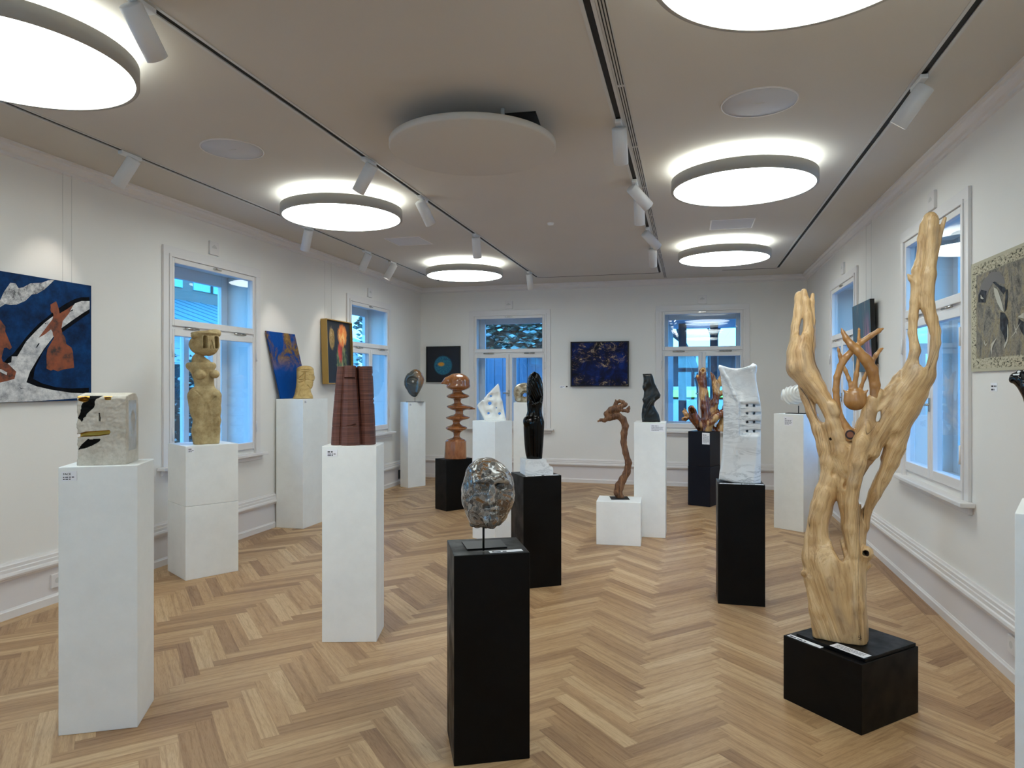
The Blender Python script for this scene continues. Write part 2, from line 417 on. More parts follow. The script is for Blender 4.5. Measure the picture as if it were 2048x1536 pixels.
# herringbone oak floor
def floor():
    Lp, W = .562, .0803; s2 = math.sqrt(2); gap = .0006
    me = bpy.data.meshes.new('floor'); V = []; Fc = []; UV = []; T = []
    x0, x1, y0, y1 = XL, XR - .115, YF, YB - .115; ox, oy = -.222, .02
    def clip(poly):
        for ax, lim, sg in ((0, x0 + .115, 1), (0, x1, -1), (1, y0, 1), (1, y1, -1)):
            out = []
            for i in range(len(poly)):
                a, b = poly[i], poly[(i+1) % len(poly)]; da, db = sg*(a[ax]-lim), sg*(b[ax]-lim)
                if da >= 0: out.append(a)
                if (da >= 0) != (db >= 0):
                    t = da / (da - db); out.append(tuple(a[j] + (b[j]-a[j]) * t for j in range(4)))
            poly = out
            if len(poly) < 3: return []
        return poly
    def plank(cs, tone, seed):
        # cs: corners with plank coordinates (x, y, along, across)
        p = clip(cs)
        if len(p) < 3: return
        n0 = len(V); V.extend((q[0], q[1], 0) for q in p); Fc.append(tuple(range(n0, n0 + len(p))))
        UV.extend((q[2] + seed * 7.31, q[3] + seed * 3.77) for q in p); T.append(tone)
    sd = 0
    for c in range(-6, 12):
        for k in range(-130, 260):
            for kind in (0, 1):
                if kind == 0: u0, v0, du, dv = k*W + c*Lp, k*W - c*Lp, Lp, W
                else: u0, v0, du, dv = k*W + c*Lp, (k+1)*W - c*Lp, W, Lp
                cx = (u0 + du/2 - v0 - dv/2) / s2 + ox; cy = (u0 + du/2 + v0 + dv/2) / s2 + oy
                if not (x0 - .4 < cx < XR + .4 and y0 - .4 < cy < YB + .4): continue
                sd += 1; cs = []
                for a, b in ((gap, gap), (1-gap, gap), (1-gap, 1-gap), (gap, 1-gap)):
                    u = u0 + (a if kind == 0 else a) * du; v = v0 + b * dv
                    al, ac = ((u-u0), (v-v0)) if kind == 0 else ((v-v0), (u-u0))
                    cs.append(((u - v)/s2 + ox, (u + v)/s2 + oy, al, ac))
                plank(cs, rng.random(), sd % 997)
    # border boards along the walls
    def border(ax, c0, c1, a0, a1):
        a = a0; nonlocal sd
        while a < a1:
            b = min(a + rng.uniform(.9, 1.6), a1); sd += 1; t = rng.random(); n0 = len(V)
            q = [(c0, a), (c1, a), (c1, b), (c0, b)] if ax else [(a, c0), (b, c0), (b, c1), (a, c1)]
            V.extend((x, y, 0) for x, y in q); Fc.append((n0, n0+1, n0+2, n0+3))
            UV.extend(((y-a, x-c0) if ax else (x-a, y-c0)) for x, y in q); T.append(t); a = b
    border(1, XR - .114, XR, YF, YB); border(1, XL, XL + .114, YF, YB); border(0, YB - .114, YB, XL + .115, XR - .115)
    me.from_pydata(V, [], Fc); uv = me.uv_layers.new(name='plank'); uv.data.foreach_set('uv', np.array(UV, np.float32).ravel())
    at = me.attributes.new('tone', 'FLOAT', 'FACE'); at.data.foreach_set('value', np.array(T, np.float32))
    m = Mat('oak_herringbone', rough=.42, spec=.45)
    t = m.attr('tone'); tcn = m.n.new('ShaderNodeUVMap'); tcn.uv_map = 'plank'
    mp = m.n.new('ShaderNodeMapping'); m.l.new(tcn.outputs[0], mp.inputs[0]); mp.inputs['Scale'].default_value = (1.6, 22, 1)
    v = mp.outputs[0]; cmb = m.n.new('ShaderNodeCombineXYZ'); m.l.new(m.math('MULTIPLY', t, 40), cmb.inputs[2])
    ad = m.n.new('ShaderNodeVectorMath'); ad.operation = 'ADD'; m.l.new(v, ad.inputs[0]); m.l.new(cmb.outputs[0], ad.inputs[1])
    n1 = m.noise(ad.outputs[0], 3, 6, .65, 1.2); n2 = m.noise(ad.outputs[0], 14, 3, .6)
    wv = m.n.new('ShaderNodeTexWave'); m.l.new(ad.outputs[0], wv.inputs[0]); wv.bands_direction = 'Y'; wv.inputs['Scale'].default_value = .22
    wv.inputs['Distortion'].default_value = 14; wv.inputs['Detail'].default_value = 3; wv.inputs['Detail Scale'].default_value = .7
    base = m.ramp(t, [(0, lin(152, 116, 82)), (.3, lin(176, 140, 101)), (.75, lin(190, 155, 114)), (1, lin(204, 172, 132))])
    g = m.ramp(n1, [(.28, (.70, .64, .58)), (.48, (.96, .95, .93)), (.72, (1.06, 1.06, 1.05))])
    c1 = m.mix(1, base, g, 'MULTIPLY')
    c2 = m.mix(.38, c1, m.ramp(wv.outputs[0], [(0, (.55, .46, .38)), (.22, (1, 1, 1)), (1, (1, 1, 1))]), 'MULTIPLY')
    c3 = m.mix(.45, c2, m.ramp(n2, [(.35, (.7, .64, .56)), (.55, (1, 1, 1))]), 'MULTIPLY')
    m.col(c3); m.set('Roughness', m.ramp(n1, [(.3, (.5,)*3), (.7, (.36,)*3)])); m.bump(n2, .08, .001)
    o = mk('floor', me, m.m)
    struct(o)
    return o
floor()
mb = MB(); mb.box((XL - WT, YF - WT, -.06), (XR + WT, YB + WT, -.002)); struct(mb.build('floor_base', flat('floor_gap', (70, 52, 36), .8)))

# cornice, dado rail, lower panel and baseboard on each wall; profile in (out from wall, z)
CORN = [(0, 0), (.07, 0), (.07, -.016), (.052, -.022), (.05, -.04), (.03, -.058), (.012, -.066), (.012, -.088), (0, -.094)]
DADO = [(0, .385), (.012, .385), (.016, .372), (.024, .366), (.024, .345), (.030, .34), (.030, .318), (.038, .312), (.042, .296), (.038, .282), (.026, .276), (.02, .262), (0, .262)]
BASE = [(0, 0), (.02, 0), (.02, .052), (.014, .058), (.010, .068), (0, .068)]
def runs(name, prof, z0, mat, sides=('left', 'back', 'right')):
    for sd in sides:
        if sd == 'left': P = [Vector((p, 0, q + z0)) for p, q in prof]; a, b = (XL, YF, 0), (XL, YB, 0)
        elif sd == 'right': P = [Vector((-p, 0, q + z0)) for p, q in prof]; a, b = (XR, YF, 0), (XR, YB, 0)
        else: P = [Vector((0, -p, q + z0)) for p, q in prof]; a, b = (XL, YB, 0), (XR, YB, 0)
        mb = MB(); mb.sweep(P, a, b); n = {'cornice': 'trim_cornice_', 'dado': 'trim_dado_', 'base': 'baseboard_'}[name] + sd
        struct(mb.build(n, mat))
runs('cornice', CORN, ZC, M['trim']); runs('dado', DADO, 0, M['trim']); runs('base', BASE, 0, M['trim'])
for sd, a, b in (('left', (XL, YF, .06), (XL + .006, YB, .27)), ('right', (XR - .006, YF, .06), (XR, YB, .27)), ('back', (XL, YB - .006, .06), (XR, YB, .27))):
    mb = MB(); mb.box(a, b); struct(mb.build('trim_panel_' + sd, M['panelgrey']))

# ------------------------------------------------------------------ windows (local: x along the wall, +y outwards, z up)
PT = (2.185, 2.69); PLz = (.985, 2.035); PX = .565; MU = .055
def window(idx, loc, rz):
    e = empty('window_%d' % idx, loc, rz); struct(e)
    ft = M['trim']
    mb = MB()   # casing around the opening
    for a, b in (((-.70, -.022, .868), (-.625, .0, 2.745)), ((.625, -.022, .868), (.70, .0, 2.745)), ((-.70, -.022, 2.745), (.70, .0, 2.83))): mb.box(a, b, bev=.002)
    for a, b in (((-.637, -.032, .868), (-.61, .003, 2.738)), ((.61, -.032, .868), (.637, .003, 2.738)), ((-.637, -.0321, 2.738), (.637, .0031, 2.765))): mb.box(a, b, bev=.002)
    mb.build('casing', ft, e)
    mb = MB()   # fixed frame with transom and reveal lining
    mb.box((-.61, -.012, .90), (-.595, .06, 2.745)); mb.box((.595, -.012, .90), (.61, .06, 2.745)); mb.box((-.61, -.012, 2.735), (.61, .06, 2.745)); mb.box((-.61, .0, 2.095), (.61, .06, 2.125)); mb.box((-.61, 0, .90), (.61, .06, .915))
    mb.build('frame', ft, e)
    def sash(nm, x0, x1, z0, z1, px0, px1, pz0, pz1):
        mb = MB()
        mb.box((x0, -.02, z0), (px0, .045, z1), bev=.004); mb.box((px1, -.02, z0), (x1, .045, z1), bev=.004)
        mb.box((px0, -.02, z0), (px1, .045, pz0), bev=.004); mb.box((px0, -.02, pz1), (px1, .045, z1), bev=.004)
        s = mb.build(nm, ft, e)
        g = MB(); g.box((px0 - .004, .010, pz0 - .004), (px1 + .004, .013, pz1 + .004)); g.build('pane', M['glass'], s); return s
    sash('top_sash', -.595, .595, 2.125, 2.735, -PX, PX, *PT)
    sash('left_sash', -.595, -.003, .915, 2.095, -PX, -MU, *PLz)
    sash('right_sash', .003, .595, .915, 2.095, MU, PX, *PLz)
    mb = MB(); mb.box((-.76, -.085, .838), (.76, .0, .868), bev=.006); mb.box((-.72, -.03, .79), (.72, 0, .838), bev=.004); mb.build('sill', ft, e)
    h = MB(); h.box((-.012, -.03, 1.40), (.012, -.02, 1.50), bev=.003); h.cyl((0, -.055, 1.45), (0, -.02, 1.45), .009); h.box((-.10, -.062, 1.44), (.012, -.05, 1.46), bev=.003); h.build('handle', M['chrome'], e)
    h = MB(); h.box((-.06, -.03, 2.71), (.06, -.018, 2.722), bev=.003); h.cyl((-.03, -.045, 2.716), (-.03, -.02, 2.716), .01); h.build('top_latch', M['chrome'], e)
    for x, z in ((-.61, 1.15), (-.61, 1.9), (.61, 1.15), (.61, 1.9)):
        h = MB(); h.cyl((x, -.036, z - .06), (x, -.036, z + .06), .007, n=10); h.build('hinge', M['trim'], e)
    for x in (-.35, .35):
        h = MB(); h.cyl((x - .09, -.026, 2.11), (x + .09, -.026, 2.11), .009, n=10); h.build('hinge', M['chrome'], e)
    # outer casement of the double window
    mb = MB(); y0, y1 = .33, .38
    for a, b in (((-.62, y0, .9), (-.52, y1, 2.745)), ((.52, y0, .9), (.62, y1, 2.745)), ((-.52, y0, 2.63), (.52, y1, 2.745)), ((-.52, y0, .9), (.52, y1, 1.0)), ((-.52, y0, 2.08), (.52, y1, 2.17)), ((-.035, y0, 1.0), (.035, y1, 2.08))): mb.box(a, b, bev=.005)
    o2 = mb.build('outer_casement', M['trim'], e)
    for a, b in (((-.52, .352, 1.0), (-.035, .355, 2.08)), ((.035, .352, 1.0), (.52, .355, 2.08)), ((-.52, .352, 2.17), (.52, .355, 2.63))):
        g = MB(); g.box(a, b); g.build('pane', M['glass'], o2)
    return e
n = 1
for y in WL: window(n, (XL, y, 0), PI / 2); n += 1
for x in WBk: window(n, (x, YB, 0), 0); n += 1
for y in WR: window(n, (XR, y, 0), -PI / 2); n += 1
for x in WF: window(n, (x, YF, 0), PI); n += 1

# ------------------------------------------------------------------ ceiling lamps
def disc_lamp(x, y, label, R=.525, z=3.066, flip=False):
    e = empty('ceiling_lamp', (x, y, z)); tag(e, label, 'ceiling lamp', 'round glowing disc lamps on the ceiling')
    mb = MB(); mb.lathe([(R - .018, 0), (R, 0), (R, .082), (R - .012, .086), (R - .025, .086), (R - .025, .06), (R - .018, .06), (R - .018, 0)], 96); mb.build('ring', M['ring'], e)
    mb = MB(); mb.lathe([(0, .004), (R - .018, .004), (R - .018, .05), (0, .05)], 96); mb.build('diffuser', M['diffuser'], e)
    mb = MB(); mb.lathe([(R - .13, .061), (R - .075, .061), (R - .075, .068), (R - .13, .068), (R - .13, .061)], 96); mb.build('uplight', M['halo'], e)
    mb = MB(); mb.lathe([(0, .052), (.25, .052), (.25, .178), (0, .178)], 48); mb.build('mount', M['lacquer'], e)
    return e
disc_lamp(-2.98, 5.47, 'glowing round disc lamp above the stretch of wall with the stone woman')
disc_lamp(-2.97, 8.83, 'small-looking glowing disc lamp near the far corner with the dark square painting')
disc_lamp(.385, 5.40, 'glowing disc lamp between the oval speaker and the square ceiling vent')
disc_lamp(.385, 8.40, 'glowing disc lamp nearest the window with the street view')
disc_lamp(-3.03, 2.46, 'big glowing disc lamp cut by the picture edge above the blue dancer painting')
disc_lamp(.375, 2.50, 'big glowing disc lamp cut by the top edge of the picture')

disc_lamp(-3.03, -.75, 'added brightening disc lamp behind the viewer, on the side of the dancer painting')  # this lamp and the next are unseen, added to brighten front faces
disc_lamp(.375, -.75, 'added brightening disc lamp behind the viewer, on the side of the beige textile')
# unlit acoustic disc hiding a dark duct
e = empty('ceiling_disc', (-1.33, 4.12, 3.075)); tag(e, 'plain unlit white round panel hiding a dark opening in the ceiling', 'ceiling panel')
mb = MB(); mb.lathe([(0, 0), (.515, 0), (.525, .008), (.525, .038), (.515, .045), (0, .045)], 96); mb.build('panel', M['ceiling'], e)
for x, y in ((-.25, -.2), (.25, -.2), (0, .3)):
    mb = MB(); mb.cyl((x, y, .045), (x, y, .165), .012, n=10); mb.build('hanger', M['rail_white'], e)
mb = MB(); mb.box((-.36, -.14, .16), (.42, .40, .169)); mb.build('duct_opening', M['dark_metal'], e, rot=.08)

# ceiling speakers and vents
def speaker(x, y, r, label):
    e = empty('ceiling_speaker', (x, y, ZC)); tag(e, label, 'ceiling speaker', 'flat round speakers in the ceiling')
    mb = MB(); mb.lathe([(r - .006, 0), (r - .006, -.008), (r, -.008), (r, 0)], 64); mb.build('rim', M['trim'], e)
    mb = MB(); mb.lathe([(0, -.005), (r - .007, -.005), (r - .007, 0)], 64); mb.build('grille', M['grille'], e)
    mb = MB(); mb.box((-.03, -.004, -.007), (.03, .004, -.005)); mb.build('badge', M['rail_white'], e)
speaker(-3.10, 4.13, .21, 'round grey ceiling speaker nearer the wall with the dancer painting')
speaker(.39, 4.22, .215, 'round grey ceiling speaker nearer the tall tree sculpture')
def vent(x, y, label):
    e = empty('ceiling_vent', (x, y, ZC)); tag(e, label, 'ceiling vent', 'square ceiling vents')
    mb = MB(); s_ = .215
    for a, b in (((-s_, -s_), (s_, -s_ + .012)), ((-s_, s_ - .012), (s_, s_)), ((-s_, -s_ + .012), (-s_ + .012, s_ - .012)), ((s_ - .012, -s_ + .012), (s_, s_ - .012))): mb.box(a + (-.006,), b + (0,))
    mb.build('frame', M['trim'], e)
    mb = MB(); mb.box((-s_ + .014, -s_ + .014, -.004), (s_ - .014, s_ - .014, 0)); mb.build('grille', M['grille'], e)
vent(-3.13, 7.30, 'square flush vent between the two lit discs over the white plinths')
vent(.415, 7.35, 'square flush vent between the two lit discs over the black plinth with white marble')
mb = MB(); mb.lathe([(0, -.02), (.03, -.018), (.035, 0)], 24); tag(mb.build('smoke_detector', M['lacquer'], loc=(-1.38, 6.85, ZC)), 'tiny white sensor dot on the empty middle of the ceiling', 'smoke detector')

# ------------------------------------------------------------------ recessed tracks
def track(k, label, wide):
    x = TRK[k]; e = empty('lighting_track', (x, 0, ZC)); tag(e, label, 'lighting track', 'long lighting tracks in the ceiling')
    mb = MB(); t = slot
    mb.box((-t, YF, -.003), (-t + .018, YT, .05)); mb.box((t - .018, YF, -.003), (t, YT, .05)); mb.build('rail', M['rail_white'], e)
    mb = MB(); mb.box((-t + .018, YF, .004), (t - .018, YT, .055)); mb.build('channel', M['dark_metal'], e)
    if wide:
        mb = MB(); mb.box((-.125, YF, -.004), (-.036, YT, 0) ) if wide < 0 else mb.box((.036, YF, -.004), (.085, YT, 0)); mb.build('air_slot', M['rail_white'], e)
        mb = MB(); y = YF; sg = -1 if wide < 0 else 1
        for off in (.048, .062, .076): 
            y = YF
            while y < YT - .4: mb.box((sg*off - .0025, y, -.006), (sg*off + .0025, y + .97, -.0035)); y += 1.0
        mb.build('slot_line', M['dark_metal'], e)
    return e
track('A', 'wide ceiling track with slotted air strip pointing at the street window', 1)
track('B', 'ceiling track running above the wooden tree sculpture', 0)
track('C', 'ceiling track passing beside the plain unlit round panel', 0)
track('D', 'ceiling track running close along the wall with the dancer painting', 0)
mb = MB(); mb.box((TRK['C'], YT + .03, -.003), (TRK['A'], YT + .042, 0)); mb.box((.45, YT + .03, -.003), (TRK['B'], YT + .042, 0))
tag(mb.build('ceiling_joint', M['dark_metal'], loc=(0, 0, ZC)), kind='structure'); bpy.data.objects['ceiling_joint'].name = 'trim_ceiling_joint'

# ------------------------------------------------------------------ spotlights
HEAD = {}
def spot(k, y, d, label, power=1.0, L=.225):
    x = TRK[k]; e = empty('track_spotlight', (x, y, ZC)); tag(e, label, 'spotlight', 'white cylinder spotlights on the ceiling tracks')
    mb = MB(); mb.box((-.02, -.09, -.028), (.02, .09, -.0035), bev=.004); mb.build('adapter', M['spot'], e)
    d = Vector(d).normalized(); J = Vector((0, 0, -.085)); side = Vector((0, 1, 0)) if abs(d.y) < .5 else Vector((1, 0, 0))
    mb = MB(); mb.cyl((0, 0, -.028), (0, 0, -.06), .014, n=12); mb.box((-.008, -.012, -.10), (.008, .012, -.055), bev=.002); mb.build('stem', M['spot'], e)
    r = .047; a = J - d * .055; b = J + d * (L - .055)
    q = d.to_track_quat('Z', 'Y').to_matrix().to_4x4()
    T = Matrix.Translation(a) @ q
    mb = MB(); mb.lathe([(0, 0), (r - .004, 0), (r, .004), (r, L), (r - .004, L), (r - .005, L - .03), (0, L - .032)], 32)
    bmesh.ops.transform(mb.bm, matrix=T, verts=mb.bm.verts[:]); mb.build('lamp_head', M['spot'], e)
    mb = MB(); mb.lathe([(0, L - .028), (r - .008, L - .028), (r - .008, L - .031), (0, L - .031)], 24); bmesh.ops.transform(mb.bm, matrix=T, verts=mb.bm.verts[:]); mb.build('lens', M['spot_led'], e)
    ld = bpy.data.lights.new('spot_beam', 'SPOT'); ld.energy = SPOT_W * power; ld.color = (1, .95, .87); ld.spot_size = math.radians(50); ld.spot_blend = .75; ld.shadow_soft_size = .03
    lo = bpy.data.objects.new('spot_beam', ld); col.objects.link(lo); lo.parent = e; lo.location = b + d * .004; lo.rotation_euler = d.to_track_quat('-Z', 'Y').to_euler()
def aim(k, y, tx, ty, tz): return Vector((tx, ty, tz)) - Vector((TRK[k], y, ZC - .085))
spot('C', 2.41, Vector((-.05, .8, -.75)), 'large-looking spotlight overlapping the edge of the big disc lamp', 1)
spot('C', 4.58, aim('C', 4.58, -3.1, 4.75, 2.0), 'tilted spotlight in front of the lit disc beside the plain round panel', 1)
spot('C', 5.62, Vector((.35, .9, -1.2)), 'tilted spotlight just past the edge of the plain round panel', 1)
spot('C', 7.18, aim('C', 7.18, -2.4, 8.2, .9), 'upright hanging spotlight above the small far disc lamp', 3)
spot('C', 9.76, aim('C', 9.76, -2.2, 10.6, .9), 'last hanging spotlight at the far end of its track, above the covered window', 3)
spot('D', 4.03, aim('D', 4.03, -4.5, 3.9, 2.2), 'spotlight tilted at the wall beside the dancer painting', 1.4)
spot('D', 6.37, aim('D', 6.37, -4.5, 6.85, 1.7), 'hanging spotlight just under the rim of the second lit disc by the window', 2.0)
spot('D', 7.72, aim('D', 7.72, -4.5, 7.78, 1.9), 'spotlight aimed at the gold-framed painting', 1.8)
spot('D', 8.47, aim('D', 8.47, -4.5, 8.1, 1.8), 'small spotlight next to the window nearest the far corner', 2.6)
spot('A', 4.34, aim('A', 4.34, -.43, 6.0, .8), 'upright spotlight hanging first on the wide middle track', 4.5)
spot('A', 5.62, aim('A', 5.62, .1, 6.1, 2.62), 'strongly tilted spotlight, second on the wide middle track', 1)
spot('A', 6.05, aim('A', 6.05, -.43, 7.4, .8), 'spotlight peeking out behind the strongly tilted one', 3)
spot('A', 7.34, aim('A', 7.34, .1, 7.8, 2.62), 'tilted spotlight between the strongly tilted one and the last on the middle track', 1)
spot('A', 8.30, aim('A', 8.30, -.43, 10.0, .8), 'last spotlight on the wide middle track', 4)
spot('B', 4.13, aim('B', 4.13, .72, 4.45, 2.45), 'lone tilted spotlight above the tall tree sculpture', 1.2)

# further spotlights on the same tracks, behind the viewer, some of them only added for brightness
spot('C', 1.55, Vector((-2.02, 3.95, 1.15)) - Vector((TRK['C'], 1.55, ZC - .085)), 'added unseen spotlight brightening the brown towers', 6.0)  # added out of view to brighten the towers and their plinth
spot('C', .75, Vector((-2.62, 2.75, 1.2)) - Vector((TRK['C'], .75, ZC - .085)), 'spotlight behind the viewer aimed at the stone face block', 1.6)
spot('A', .95, Vector((.76, 3.66, 1.35)) - Vector((TRK['A'], .95, ZC - .085)), 'spotlight behind the viewer aimed at the tree sculpture', 5.0)
spot('A', 1.75, Vector((.35, 5.3, 1.2)) - Vector((TRK['A'], 1.75, ZC - .085)), 'added unseen spotlight brightening the marble wave', 4.5)  # extra unseen lamp, put in to light the marble wave
spot('A', 2.35, Vector((-1.3, 5.4, 1.1)) - Vector((TRK['A'], 2.35, ZC - .085)), 'added unseen spotlight brightening the glossy black figure', 3.0)  # extra unseen lamp, put in to light the black figure
# small square sign plates above the windows, sockets
def wall_plate(loc, rz, label, s_=.065, name='wall_sign', cat='sign'):
    e = empty(name, loc, rz); tag(e, label, cat, 'small square plates above the windows')
    mb = MB(); mb.box((-s_, -.022, -s_), (s_, 0, s_), bev=.003); mb.build('plate', M['trim'], e)
    mb = MB(); mb.poly([(-.04, -.0235, .01), (-.005, -.0235, .035), (.03, -.0235, .012), (.03, -.0235, -.002), (-.04, -.0235, -.004)]); mb.build('symbol', M['rail_white'], e)
wall_plate((-2.92, YB, 2.915), 0, 'small square plate above the window onto the green hedge')
wall_plate((.188, YB, 2.912), 0, 'small square plate above the window onto the street')
wall_plate((XL, 5.70, 2.92), PI/2, 'small square plate above the window behind the stone woman')
wall_plate((XL, 9.05, 2.92), PI/2, 'small square plate above the window behind the brown towers')
wall_plate((XR, 8.44, 2.91), -PI/2, 'small square plate above the window nearest the far corner by the striped canvas')
wall_plate((XR, 5.49, 2.91), -PI/2, 'small square plate above the window behind the tree sculpture')
def socket(loc, rz, label, mat, h=.05):
    e = empty('wall_socket', loc, rz); tag(e, label, 'socket')
    mb = MB(); mb.box((-.045, -.018, -h), (.045, 0, h), bev=.004); mb.build('cover_plate', mat, e)
    mb = MB(); mb.cyl((0, -.0185, 0), (0, -.010, 0), .02, n=20); mb.build('outlet', M['rail_white'] if mat is not M['black'] else M['plate'], e)
socket((XL + .006, 3.99, .165), PI/2, 'white wall socket beside the plinth with the stone face block', M['trim'])
socket((XL + .006, 10.10, .16), PI/2, 'black wall outlet behind the plinth with the one-eyed stone head', M['black'], .07)
socket((XR - .006, 4.22, .20), -PI/2, 'white wall socket in the lower panel by the edge plinth', M['trim'])
# ------------------------------------------------------------------ outside
def leafy(name, box, n, size, cols, label, seed=1, core=None):
    r = np.random.default_rng(seed); (x0, y0, z0), (x1, y1, z1) = box; mb = MB()
    lay = mb.bm.loops.layers.float_color.new('leaf')
    for i in range(n):
        p = Vector((r.uniform(x0, x1), r.uniform(y0, y1), r.uniform(z0, z1) + .12 * math.sin(i)))
        q = Vector(r.normal(size=3)).normalized().to_track_quat('Z', 'Y'); s_ = size * r.uniform(.6, 1.4)
        f = mb.bm.faces.new([mb.bm.verts.new(p + q @ Vector(v)) for v in ((-s_, 0, 0), (0, -.45*s_, .1*s_), (s_, 0, 0), (0, .45*s_, .1*s_))])
        c = r.random()
        for l in f.loops: l[lay] = (c, c, c, 1)
    if core: mb.box(*core, mi=1)
    m = Mat(name + '_leaf', rough=.45); m.col(m.ramp(m.attr('leaf', 'Color'), cols)); o = mb.build(name, [m.m, flat(name + '_core', (22, 34, 26), .9)]); tag(o, label, 'hedge'); return o
mb = MB(); mb.box((-40, -10, -.45), (60, 140, -.35)); tag(mb.build('paving', flat('paving', (150, 152, 158), .8)), kind='structure'); bpy.data.objects['paving'].name = 'ground'
GRN = [(0, lin(26, 48, 34)), (.5, lin(70, 108, 72)), (.85, lin(120, 150, 110)), (1, lin(190, 215, 190))]
GRN2 = [(0, lin(18, 30, 26)), (.45, lin(60, 84, 66)), (.75, lin(130, 150, 124)), (1, lin(235, 240, 232))]
leafy('garden_hedge', ((-9.3, 7.2, -.3), (-8.5, 13.5, 2.05)), 9000, .045, GRN2, 'green hedge outside the window behind the stone woman', 1, ((-9.5, 7.2, -.35), (-8.8, 13.5, 1.95)))
leafy('ivy_hedge', ((-8, 15.2, 1.9), (-1.7, 16.0, 6.2)), 16000, .085, GRN2, 'tall ivy hedge rising behind the plank fence', 2, ((-8, 15.7, -.35), (-1.7, 16.3, 6.1)))
# plank fence
e = empty('plank_fence', (-3.2, 14.2, -.35)); tag(e, 'fence of upright blue-grey boards behind the hedge-view window', 'fence')
mb = MB(); x = -3.4
while x < 1.3: mb.box((x, -.012, 0), (x + .172, .012, 2.62 ), bev=.004); x += .18
mb.build('board_panel', flat('fence_board', (112, 120, 132), .7), e)
mb = MB(); mb.box((-3.4, .012, .4), (1.45, .05, .5)); mb.box((-3.4, .012, 2.1), (1.45, .05, 2.2)); mb.build('rail', flat('fence_rail', (90, 96, 104), .7), e)
mb = MB(); mb.prism([(-.2, -.3, 2.60), (1.45, -.3, 2.75), (1.45, -.3, 2.69), (-.2, -.3, 2.56)], (0, .7, 0)); mb.build('coping', flat('fence_coping', (220, 224, 230), .6), e)
# porch with columns in front of the street
e = empty('porch', (1.6, 14, -.35)); tag(e, 'covered porch with dark round columns outside the street window', 'porch')
mb = MB(); mb.box((-2.6, -1.4, 3.25), (5.5, 2.6, 3.5)); mb.build('canopy', flat('canopy', (150, 156, 164), .7), e)
for px in (1365, 1428):
    p = on_y(px, 768, 15.2); mb = MB(); q = (p.x - 1.6, 1.2, 0); mb.cyl(q, (q[0], q[1], 3.25), .085, n=24); mb.cyl(q, (q[0], q[1], .06), .16, n=24); mb.build('column', flat('column_dark', (58, 64, 72), .5), e)
p = on_y(1337, 768, 15.6); mb = MB(); mb.box((p.x - 1.6 - .14, 1.5, 0), (p.x - 1.6 + .10, 1.75, 3.25), bev=.01); mb.build('pillar', M['wall'], e)
e = empty('lawn', (12, 45, 0)); 
mb = MB(); mb.prism([(-16, -1, .84), (-16, 3, 1.22), (-16, 3.2, 1.22), (-16, 3.2, .5)], (40, 0, 0)); o = mb.build('lawn_bank', Mat('lawn', lin(225, 235, 70), .8).m, loc=(8, 42, 0)); tag(o, 'bright yellow-green lawn strip across the street', 'lawn')
bpy.data.objects.remove(e)
mb = MB(); mb.prism([(-16, -22, -.36), (-16, 3, .9), (-16, 7, .9), (-16, 7, -.36)], (40, 0, 0)); tag(mb.build('ground_slope', flat('paving_slope', (150, 152, 158), .8), loc=(8, 42, 0)), kind='structure')
mb = MB(); mb.box((-16, -.2, -.35), (24, .2, 1.42)); tag(mb.build('street_wall', flat('street_wall', (215, 218, 222), .8), loc=(8, 49, 0)), 'low pale wall behind the lawn strip', 'wall')
e = empty('street_building', (4, 62, -.35)); tag(e, 'long low dark building with pale posts across the street', 'building')
mb = MB(); mb.box((-14, 0, 0), (22, 8, 4.4)); mb.build('wall', flat('street_building_wall', (62, 62, 66), .8), e)
mb = MB(); mb.box((-15, -1.5, 4.4), (23, 9, 5.0)); mb.build('roof', flat('street_building_roof', (120, 130, 140), .7), e)
for x in (-9, -3.5, 1.5, 6.5, 12):
    mb = MB(); mb.box((x, -.9, 0), (x + .7, -.5, 4.4)); mb.build('post', M['wall'], e)
def bare_tree(x, y, h, seed, label):
    r = random.Random(seed); mb = MB()
    def br(p, d, L, rad, lv):
        pts = [p]; q = p.copy(); dd = d.copy()
        for i in range(4):
            dd = (dd + Vector((r.uniform(-.25, .25), r.uniform(-.25, .25), r.uniform(-.08, .14)))).normalized(); q = q + dd * L / 4; pts.append(q.copy())
        mb.tube(pts, [rad * (1 - .12 * i) for i in range(5)], 6 if lv < 2 else 4)
        if lv < 4:
            for k in range(3 if lv else 5):
                t = r.choice(pts[2:]); nd = (dd + Vector((r.uniform(-1, 1), r.uniform(-1, 1), r.uniform(-.2, .7)))).normalized(); br(t, nd, L * r.uniform(.55, .75), rad * .55, lv + 1)
    br(Vector((0, 0, 0)), Vector((0, 0, 1)), h * .5, .22, 0)
    tag(mb.build('bare_tree', flat('bark', (52, 46, 44), .9), loc=(x, y, -.35)), label, 'tree')
bare_tree(.6, 28, 8, 3, 'bare branching tree beyond the porch, nearer the pale pillar')
bare_tree(5.5, 33, 9, 8, 'bare branching tree beyond the porch, behind the second dark column')
